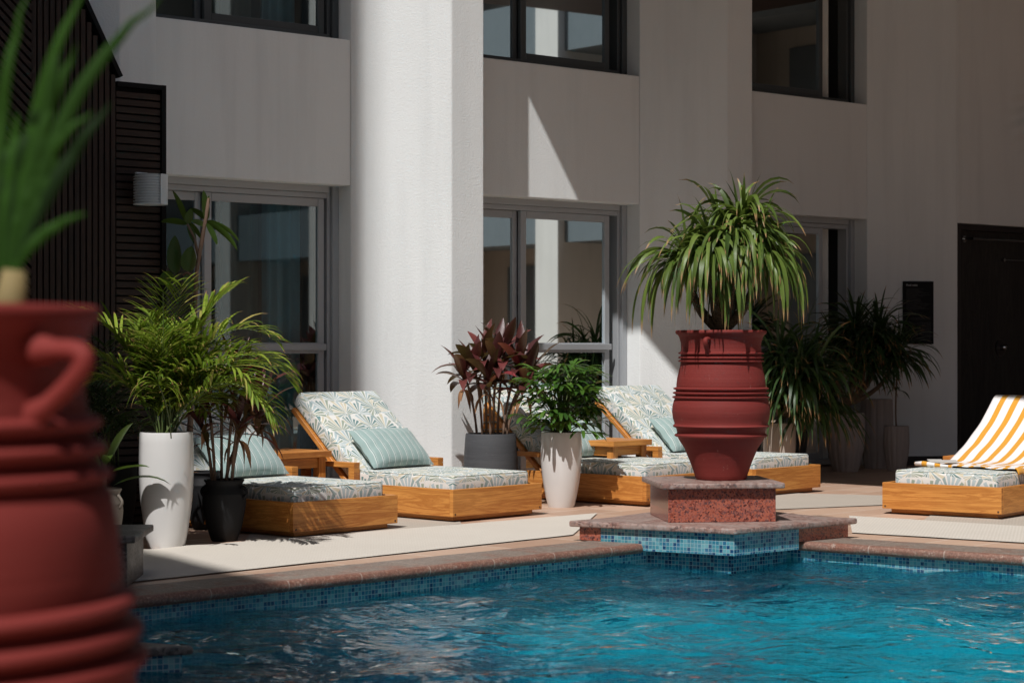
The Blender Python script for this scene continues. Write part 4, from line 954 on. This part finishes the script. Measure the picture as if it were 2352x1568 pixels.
dracaena(bP5 + Vector((0, 0, 0.47)), 0.03, [(-0.02, -0.05, 0.42), (0.20, -0.02, 0.52), (0.12, -0.2, 0.40), (0.02, 0.05, 0.58), (0.26, -0.12, 0.38), (-0.04, -0.12, 0.2), (0.3, 0.0, 0.15)], 'drooping dracaena behind the big red urn, half in shade', 95, (0.35, 0.66), (0.02, 0.032), M['leaf_dark'], 21, fork=0.1, droop=(2.4, 4.2))
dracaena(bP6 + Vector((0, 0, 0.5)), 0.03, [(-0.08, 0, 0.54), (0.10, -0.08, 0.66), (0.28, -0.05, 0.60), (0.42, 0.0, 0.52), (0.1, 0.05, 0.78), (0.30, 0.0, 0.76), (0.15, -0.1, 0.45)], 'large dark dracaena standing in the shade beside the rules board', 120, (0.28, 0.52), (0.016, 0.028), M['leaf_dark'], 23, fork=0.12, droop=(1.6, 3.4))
# slender plant in the smallest fluted pot
rnd = random.Random(8); e = empty('slender_plant', bP8 + Vector((0, 0, 0.38)), 0, 'thin-stemmed plant with long hanging leaves in the smallest fluted planter', 'plant')
mb = MB(); mb.tube(bez(Vector((0, 0, 0)), Vector((-0.02, 0, 0.25)), Vector((0.02, 0, 0.66)), 8), [0.008] * 9, 8); mb.build('stem', M['cane'], e, smooth=True)
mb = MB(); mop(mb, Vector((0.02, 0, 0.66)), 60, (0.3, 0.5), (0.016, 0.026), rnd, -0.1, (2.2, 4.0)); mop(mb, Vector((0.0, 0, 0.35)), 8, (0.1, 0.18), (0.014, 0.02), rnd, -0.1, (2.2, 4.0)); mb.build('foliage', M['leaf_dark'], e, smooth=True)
# frond builder (pinnate)
def frond(lb, sb, base, d0, L, droop, nl, ll, W, rnd, start=0.3, ldroop=1.2, vangle=0.9):
    p = Vector(base); d = Vector(d0).normalized(); n = 18; pts = [p.copy()]; ds = [d.copy()]
    for i in range(n):
        d = (d + Vector((0, 0, -1)) * (droop * (0.1 + 1.6 * (i / n)) / n)).normalized(); p = p + d * (L / n); pts.append(p.copy()); ds.append(d.copy())
    sb.tube(pts, [0.006 * (1 - 0.8 * i / n) for i in range(n + 1)], 6)
    for k in range(nl):
        t = start + (1 - start) * k / (nl - 1); f = t * n; i = min(n - 1, int(f)); q = pts[i].lerp(pts[i + 1], f - i); dd = ds[i]
        side = dd.cross(UP); side = side.normalized() if side.length > 0.05 else Vector((1, 0, 0)); up = side.cross(dd)
        l = ll * (0.55 + 0.9 * math.sin(math.pi * (0.12 + 0.8 * (t - start) / (1 - start)))) * 0.75
        for sgn in (-1, 1):
            dv = dd * (0.55 + 0.7 * t) + side * sgn * vangle + up * rnd.uniform(0.05, 0.5) + Vector((rnd.uniform(-.1, .1),) * 3)
            ribbon(lb, q, dv, l * rnd.uniform(0.85, 1.1), W * rnd.uniform(0.8, 1.15), ldroop * rnd.uniform(0.6, 1.5), 5, 'lance', 0.35, rnd.uniform(-.4, .4), rnd)
def palm(base, label, fronds, mat, seed, W=0.016, ll=0.26, nl=22, name='areca_palm'):
    rnd = random.Random(seed); e = empty(name, base, 0, label, 'palm'); lb, sb = MB(), MB()
    for (az, el, L, dr) in fronds:
        az += rnd.uniform(-6, 6); d = Vector((math.cos(R(az)) * math.cos(R(el)), math.sin(R(az)) * math.cos(R(el)), math.sin(R(el))))
        frond(lb, sb, Vector((rnd.uniform(-.05, .05), rnd.uniform(-.05, .05), 0)), d, L, dr, nl, ll, W, rnd)
    sb.build('stems', M['stem'], e, smooth=True); lb.build('foliage', mat, e, smooth=True); return e
rnd = random.Random(31); fr = []
for k in range(28):
    a = rnd.uniform(0, 360); fro = 205 < a < 300
    fr.append((a, rnd.uniform(72, 86) if fro else rnd.uniform(55, 85), rnd.uniform(0.4, 0.7) if fro else rnd.uniform(0.4, 0.82), rnd.uniform(0.6, 1.4) if fro else rnd.uniform(1.0, 2.6)))
fr += [(-10, 72, 1.0, 2.8), (5, 66, 0.95, 3.1), (-35, 64, 0.92, 3.2), (-15, 56, 0.86, 3.2), (20, 78, 0.95, 1.8), (186, 64, 0.92, 2.5), (172, 74, 0.9, 2.0), (-80, 80, 0.85, 1.0), (-60, 78, 0.9, 1.2)]
palm(bP1 + Vector((0, 0, 0.62)), 'bushy bright green areca palm in the tall white planter at the left', fr, M['leaf_palm'], 7, W=0.018, nl=24)
# second palm in the deep shade at left
fr = [(rnd.uniform(100, 330), rnd.uniform(45, 80), rnd.uniform(0.6, 1.0), rnd.uniform(1.4, 2.6)) for k in range(10)]
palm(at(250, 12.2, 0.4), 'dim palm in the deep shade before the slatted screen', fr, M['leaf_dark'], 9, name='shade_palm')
mb = MB(); pot('dark_planter', at(250, 12.2), tallprof(0.42, 0.17, 0.13), M['black_pot'], 'black planter in the deep shade under the dim palm')
# lady palm
def fan(lb, p, d, n, L, W, rnd, spread=1.5, droop=1.6):
    d = d.normalized(); side = d.cross(UP); side = side.normalized() if side.length > 0.1 else Vector((1, 0, 0))
    for k in range(n):
        a = (k / (n - 1) - 0.5) * 2 * spread; dv = d * math.cos(a) + side * math.sin(a) + Vector((0, 0, rnd.uniform(0.0, 0.25)))
        ribbon(lb, p, dv, L * rnd.uniform(0.85, 1.1) * (1 - 0.15 * abs(a) / spread), W * rnd.uniform(0.85, 1.1), droop * rnd.uniform(0.7, 1.3), 6, 'blunt', 0.3, rnd.uniform(-.2, .2), rnd)
rnd = random.Random(44); e = empty('lady_palm', bP4 + Vector((0, 0, 0.5)), 0, 'dark green lady palm with glossy fingered fans in the middle white planter', 'palm'); lb, sb = MB(), MB()
for k in range(92):
    az = rnd.uniform(0, 2 * math.pi); hgt = rnd.uniform(0.03, 0.44) ; r0 = rnd.uniform(0, 0.07); rr = rnd.uniform(0.06, 0.20) * (1 - 0.25 * hgt)
    s = Vector((r0 * math.cos(az), r0 * math.sin(az), 0)); m1 = Vector((s.x, s.y, hgt * 0.8)); tp = Vector((math.cos(az) * (r0 + rr), math.sin(az) * (r0 + rr), hgt + rnd.uniform(-0.02, 0.06)))
    sb.tube(bez(s, m1, tp, 5), [0.004] * 6, 5); d = Vector((math.cos(az), math.sin(az), rnd.uniform(-0.1, 0.7) + hgt * 0.5))
    fan(lb, tp, d, rnd.choice((5, 6, 7)), rnd.uniform(0.14, 0.21), rnd.uniform(0.022, 0.034), rnd, rnd.uniform(0.9, 1.5))
sb.build('stems', M['stem'], e, smooth=True); lb.build('foliage', M['leaf_rhapis'], e, smooth=True)
# single fan leaf hanging in front of the tall white planter's palm
rnd = random.Random(3); e = empty('fan_palm', at(385, 11.10, 0.63), 0, 'small fan palm shoot with one bright arching fan over the tall white planter', 'palm'); lb, sb = MB(), MB()
sb.tube(bez(Vector((0.02, 0, 0)), Vector((0.03, -0.15, 0.2)), Vector((-0.01, -0.24, 0.30)), 6), [0.004] * 7, 6)
for k in range(14):
    a = R(-20 + 220 * k / 13); ribbon(lb, Vector((-0.01, -0.24, 0.30)), Vector((math.cos(a), -0.35, math.sin(a) * 0.5 + 0.25)), rnd.uniform(0.15, 0.2) * (1.25 if k in (0, 1, 12, 13) else 1), 0.016, 3.6, 8, 'lance', 0.3, 0, rnd)
sb.build('stems', M['stem'], e, smooth=True); lb.build('foliage', M['leaf_palm'], e, smooth=True)
# cordylines
def cordyline(base, label, stems, seed, Lr=(0.2, 0.34), Wd=(0.04, 0.062), nlf=15, pink=True, pk=0.12):
    rnd = random.Random(seed); e = empty('cordyline_plant', base, 0, label, 'plant'); lb, sb, pb, db = MB(), MB(), MB(), MB()
    for (x, y, h, lx, ly) in stems:
        s = Vector((x, y, 0)); tp = Vector((x + lx, y + ly, h)); pts = bez(s, Vector((x + lx * 0.2, y + ly * 0.2, h * 0.6)), tp, 10)
        sb.tube(pts, [0.0085 + 0.0018 * (k % 2) for k in range(11)], 8)
        for k in range(nlf):
            t = k / (nlf - 1); az = k * 2.4 + rnd.uniform(-.3, .3); el = -0.1 + 1.25 * t; d = Vector((math.cos(az) * math.cos(el), math.sin(az) * math.cos(el), math.sin(el)))
            p = tp + Vector((0, 0, -0.09 + 0.09 * t)); b = pb if (pink and t > 0.93 and rnd.random() < pk) else lb
            ribbon(b, p, d + Vector((0, 0, 0.25)), rnd.uniform(*Lr), rnd.uniform(*Wd), rnd.uniform(0.9, 2.2) * (1.25 - t), 8, 'lance', 0.35, rnd.uniform(-.6, .6), rnd)
        for k in range(3): 
            az = rnd.uniform(0, 6.28); ribbon(db, tp + Vector((0, 0, -0.12)), Vector((math.cos(az), math.sin(az), -0.2)), rnd.uniform(0.14, 0.24), 0.028, 4.5, 7, 'lance', 0.5, 1.5, rnd)
    sb.build('canes', M['cane'], e, smooth=True); lb.build('foliage', M['leaf_red'], e, smooth=True)
    if pb.v: pb.build('young_leaves', M['leaf_pink'], e, smooth=True)
    db.build('dry_leaves', M['leaf_dry'], e, smooth=True); return e
cordyline(bP3 + Vector((0, 0, 0.47)), 'dark red cordyline on many thin canes in the charcoal planter', [(-0.06, -0.06, 0.52, -0.06, 0), (-0.03, -0.02, 0.60, -0.02, 0.02), (0.02, -0.06, 0.56, 0.02, -0.03), (0.05, 0.0, 0.62, 0.05, 0.0), (0.09, -0.04, 0.54, 0.12, -0.02), (-0.1, 0.0, 0.47, -0.10, -0.05), (0.0, -0.09, 0.44, -0.01, -0.06), (0.1, 0.03, 0.50, 0.2, 0.0), (0.12, -0.08, 0.42, 0.14, -0.05)], 61, (0.20, 0.34), (0.065, 0.09), 12)
cordyline(bP2 + Vector((0, 0, 0.33)), 'tall thin-caned cordyline with a pink shoot in the black jar', [(-0.05, -0.03, 0.48, -0.04, 0), (-0.02, 0.03, 0.56, 0.0, 0), (0.02, -0.03, 0.60, 0.06, 0), (0.04, 0.02, 0.52, 0.13, 0), (-0.07, 0.0, 0.36, -0.06, 0), (0.05, -0.04, 0.38, 0.04, 0), (0.0, 0.05, 0.44, 0.20, -0.03)], 67, (0.2, 0.36), (0.03, 0.05), 13)
e = empty('cordyline_shoot', bP2 + Vector((0.06, -0.02, 0.86)), 0, 'bright pink upright leaves among the palm fronds above the black jar', 'plant'); mb = MB(); rnd = random.Random(1)
ribbon(mb, Vector((0, 0, 0)), Vector((0.12, 0, 1)), 0.22, 0.045, 0.1, 8, 'lance', 0.5, 0, rnd); ribbon(mb, Vector((0.0, 0, 0.02)), Vector((0.45, -0.2, 1)), 0.22, 0.04, 1.8, 8, 'lance', 0.5, 0.5, rnd); ribbon(mb, Vector((0, 0, -0.02)), Vector((-0.1, -0.1, 1)), 0.12, 0.04, 0.3, 8, 'lance', 0.5, 0, rnd)
mb.build('leaves', M['leaf_pink'], e, smooth=True)
# frangipani / rubber leaves before the left window
rnd = random.Random(14); yb = 12.75; e = empty('frangipani_tree', at(452, yb), 0, 'thin frangipani stem with broad leaves before the left window', 'tree')
def L_(px, py): return Vector(((px - 452) / F * yb, 0, hz(py, yb)))
mb = MB(); mb.tube([L_(430, 1150), L_(440, 900), L_(448, 700), L_(452, 620), L_(466, 540), L_(480, 455)], [0.022, 0.018, 0.015, 0.013, 0.013, 0.011], 10)
mb.tube([L_(456, 590), L_(446, 545), L_(430, 515)], [0.01, 0.009, 0.008], 8); mb.tube([L_(450, 640), L_(430, 625), L_(420, 632)], [0.009, 0.008, 0.006], 8); mb.build('trunk', M['cane'], e, smooth=True)
mb = MB()
def blade(p, tip, W, droop=0.6, y=0.0, tw=0):
    p = L_(*p); q = L_(*tip); d = (q - p); l = d.length; ribbon(mb, p, d.normalized() + Vector((0, y, 0.12)), l * 1.05, W, droop, 10, 'oval', 0.25, tw, rnd, rnd.choice((-1, 1)) * rnd.uniform(0.7, 1.3))
for a in [((430, 515), (400, 440), 0.045), ((430, 515), (372, 506), 0.05), ((432, 515), (440, 480), 0.06), ((432, 516), (448, 560), 0.045, 0.4), ((434, 512), (462, 545), 0.04, 0.8), ((474, 508), (468, 440), 0.055), ((474, 505), (438, 478), 0.05), ((472, 508), (552, 560), 0.05, 1.2), ((474, 506), (556, 540), 0.035, 1.2), ((474, 512), (498, 560), 0.045, 0.5), ((470, 520), (440, 505), 0.05), ((478, 470), (480, 450), 0.03)]:
    blade(*a)
for a in [((404, 630), (402, 545), 0.115, 0.2), ((432, 625), (440, 568), 0.11, 0.2), ((400, 632), (366, 650), 0.09, 0.6), ((425, 632), (452, 668), 0.085, 0.5)]: blade(*a)
mb.build('foliage', M['leaf_big'], e, smooth=True)
# dark broad-leaved plant low at left
rnd = random.Random(15); e = empty('broadleaf_plant', at(240, 11.1, 0.32), 0, 'dark broad-leaved plant in the small beige jar at the left', 'plant'); mb = MB()
for k in range(9):
    az = rnd.uniform(0, 6.28); el = rnd.uniform(0.3, 1.3); d = Vector((math.cos(az) * math.cos(el), math.sin(az) * math.cos(el), math.sin(el))); ribbon(mb, Vector((0, 0, rnd.uniform(0, 0.15))) + d * 0.05, d, rnd.uniform(0.2, 0.34), rnd.uniform(0.05, 0.08), rnd.uniform(0.6, 1.8), 8, 'oval', 0.3, 0, rnd)
mb.build('foliage', M['leaf_big'], e, smooth=True); mb = MB(); mb.tube([(0, 0, -0.05), (0, 0, 0.2)], 0.012, 8); mb.build('stem', M['cane'], e)

# foreground plant in the blurred urn
rnd = random.Random(77); e = empty('spiky_plant', fbase + Vector((0, 0, 0.80)), 0, 'blurred long green leaves rising from the foreground urn', 'plant')
def fl(px, py, y=fy): return Vector(((px - CX) / F * y - fbase.x, y - fy, hz(py, y) - fbase.z - 0.80))
mb = MB(); mb.tube([fl(10, 790), fl(25, 690), fl(32, 620)], [0.022, 0.020, 0.014], 12); mb.build('trunk', M['pale_stem'], e, smooth=True)
mb = MB()
def fblade(a, c, d, W):                      # curved blade through three picture points
    pts = bez(fl(*a), fl(*c), fl(*d), 14); vs = []; uvs = []
    for i, p in enumerate(pts):
        t = i / 14; dd = (pts[min(i + 1, 14)] - pts[max(i - 1, 0)]).normalized(); s = dd.cross(Vector((0, 1, 0))).normalized(); wd = W * max(0.05, math.sin(math.pi * min(1, 0.15 + t * 0.84)) ** 0.7)
        yo = Vector((0, (t * t) * rnd.uniform(-0.01, 0.01), 0))
        for k, sg in enumerate((-1, 0, 1)): vs.append(p + yo + s * sg * wd / 2 + Vector((0, -0.3 * wd * (1 - abs(sg)), 0))); uvs.append((k / 2, t))
    f = []
    for i in range(14): a_ = i * 3; f += [(a_, a_ + 1, a_ + 4, a_ + 3), (a_ + 1, a_ + 2, a_ + 5, a_ + 4)]
    mb.add(vs, f, uvs)
for s in [((40, 620), (120, 180), (375, -5), 0.022), ((30, 620), (60, 200), (205, -40), 0.020), ((35, 600), (110, 420), (255, 235), 0.022), ((20, 620), (60, 330), (180, 100), 0.024), ((15, 620), (80, 420), (140, 90), 0.024), ((10, 620), (20, 380), (100, 230), 0.022),
          ((0, 620), (20, 400), (40, 260), 0.024), ((20, 620), (70, 350), (215, 255), 0.018), ((35, 620), (60, 540), (195, 488), 0.020), ((-10, 620), (-10, 400), (20, 330), 0.03), ((25, 610), (90, 480), (150, 300), 0.018), ((10, 620), (50, 480), (90, 350), 0.026), ((0, 600), (-30, 300), (60, -10), 0.02)]:
    fblade(s[0], s[1], s[2], s[3] * 0.8)
mb.build('foliage', leafmat('blurred_green_leaf', [(0, (0.005, 0.018, 0.002)), (1, (0.022, 0.070, 0.005))], 0.7, 0.04, None, spec=0.15), e, smooth=True)
lb = MB(); sb = MB(); rnd = random.Random(12)
for cx_, cy_ in ((0.0, 0.0), (-0.1, 0.08), (0.02, -0.1)):
    sb.tube([(cx_, cy_, -0.06), (cx_, cy_, 0.14)], [0.02, 0.013], 10)
    for k in range(12):
        a = rnd.uniform(0, 6.28); ribbon(lb, Vector((cx_, cy_, 0.12)), Vector((math.cos(a) * 0.28, math.sin(a) * 0.28, 1)), rnd.uniform(0.22, 0.36), 0.015, 0.35, 9, 'strap', 0.3, rnd.uniform(-.5, .5), rnd)
sb.build('stems', M['pale_stem'], e, smooth=True); lb.build('inner_leaves', bpy.data.materials['blurred_green_leaf'], e, smooth=True)
# palm tips entering at the top right, near the camera
rnd = random.Random(6); yb = 3.0; b0 = at(3000, yb, 0); e = empty('corner_palm', b0, 0, 'dark palm whose blurred leaf tips enter at the top right edge', 'palm')
mb = MB(); mb.tube([(0, 0, 0), (0.02, 0, 0.7), (0.0, 0, 1.42)], [0.035, 0.03, 0.022], 12); mb.build('trunk', M['trunk'], e, smooth=True)
lb, sb = MB(), MB()
for az, el in ((30, 40), (80, 55), (300, 50), (340, 45), (0, 65)):
    frond(lb, sb, Vector((0, 0, 1.42)), Vector((math.cos(R(az)) * math.cos(R(el)), math.sin(R(az)) * math.cos(R(el)), math.sin(R(el)))), 0.55, 1.8, 20, 0.2, 0.012, rnd)
for k in range(9):
    a = R(150 + 7.5 * k); ribbon(lb, Vector((-0.26, -0.0, 1.50)), Vector((math.cos(a), 0, math.sin(a) * 0.9)), 0.20 - 0.008 * abs(k - 4), 0.016, 0.5, 6, 'lance', 0.3, 0, rnd)
sb.tube(bez(Vector((0, 0, 1.4)), Vector((-0.1, 0, 1.56)), Vector((-0.26, 0, 1.50)), 6), [0.004] * 7, 6)
sb.build('stems', M['stem'], e, smooth=True); lb.build('foliage', M['leaf_dark'], e, smooth=True)
pot('dark_planter', b0, tallprof(0.42, 0.16, 0.12), M['black_pot'], 'black planter of the corner palm, outside the right edge')

# ------------------------------------------------------------------ the rest of the courtyard and added blockers (outside the frame): what shades, reflects and bounces
rv = Vector((0.935, -0.354)).normalized()
def tower(name, poly, h, label, mat, floors=True):
    c = sum((Vector(p) for p in poly), Vector((0, 0))) / len(poly); e = empty(name, (c.x, c.y, 0), 0, label, 'building')
    mb = MB(); mb.prism([Vector(p) - c for p in poly], 0, h); mb.build('wall', mat, e); return e, c
# tower whose corner shades the left bay (vertical soft edge)
T0 = Vector((-1.08, 15.0)) + SUN_AZ * 10.5
tower('hotel_tower', [T0, T0 - rv * 14, T0 - rv * 14 + SUN_AZ * 12, T0 + SUN_AZ * 12], 34, 'brown hotel tower to the left of the courtyard', M['stucco_warm'])
# lower wing whose roof edge shades the left of the pool
hh = 14.0; K = hh / math.tan(SUN_EL); e0_ = Vector((-1.98, 11.05)) + SUN_AZ * K; ed = Vector((0.53, -0.85)).normalized()
k1 = (-1.95 - e0_.dot(rv)) / ed.dot(rv); pA_ = e0_ - ed * 5.0; pB_ = e0_ + ed * k1
tower('hotel_wing', [pA_, pB_, pB_ + SUN_AZ * 9, pA_ + SUN_AZ * 9 - rv * 3], hh, 'lower brown hotel wing behind the camera', M['stucco_warm'])
T2 = Vector((-2.18, 11.05)) + SUN_AZ * 5.0  # unseen block added to shade the tall planter and the left side
tower('shade_block', [T2, T2 - rv * 6, T2 - rv * 6 + SUN_AZ * 4, T2 + SUN_AZ * 4], 8.4, 'added dark block out of view left of the pool, casting shade', M['slat'])
# wing at the right, seen only in the window reflections
W0 = Vector((10.5, 21.5)); e = empty('hotel_wing', (W0.x, W0.y, 0), 0, 'white hotel wing with balconies closing the right side of the courtyard', 'building'); d_ = n_; Hh = 16
def RW(u0, u1, v0, v1, z0, z1, mb): mb.prism([d_ * u0 + b_ * v0, d_ * u1 + b_ * v0, d_ * u1 + b_ * v1, d_ * u0 + b_ * v1], z0, z1)
mb = MB(); RW(-2, 26, 0.9, 4, 0, Hh, mb); mb.build('wall', M['stucco_warm'], e)
mb = MB(); u = -1.0
while u < 26: RW(u, u + 0.55, -0.35, 0.9, 0, Hh, mb); u += 3.3
mb.build('piers', M['stucco_cream'], e)
mb = MB(); z = 2.8
while z < Hh: RW(-1.5, 26, -0.2, 0.9, z, z + 0.9, mb); z += 3.1
mb.build('balcony_bands', M['band'], e)
mb = MB(); z = 0.2
while z < Hh:
    u = 0.1
    while u < 25: RW(u, u + 1.5, 0.86, 0.899, z, z + 2.3, mb); u += 3.3
    z += 3.1
mb.build('windows', M['frame_dark'], e)
e = empty('sky_blocker', (4.2, -1.0, 0), 0, 'added dark roof on posts beside the viewer, out of view, blocking sky light', 'blocker')  # roof added out of view to cut sky light around the near urn
mb = MB(); mb.box(-4.0, -4.0, 3.0, 4.0, 4.0, 3.12); mb.build('roof', M['slat'], e)
for x, y in ((-3.8, -3.8), (3.8, -3.8), (3.8, 3.8)):
    mb = MB(); mb.box(x - .07, y - .07, 0, x + .07, y + .07, 2.999); mb.build('post', M['slat'], e)
# building closing the courtyard behind the camera
tower('hotel_block', [(2, -13), (30, -13), (30, -22), (2, -22)], 13, 'brown hotel block behind the pool, out of view', M['stucco_warm'])
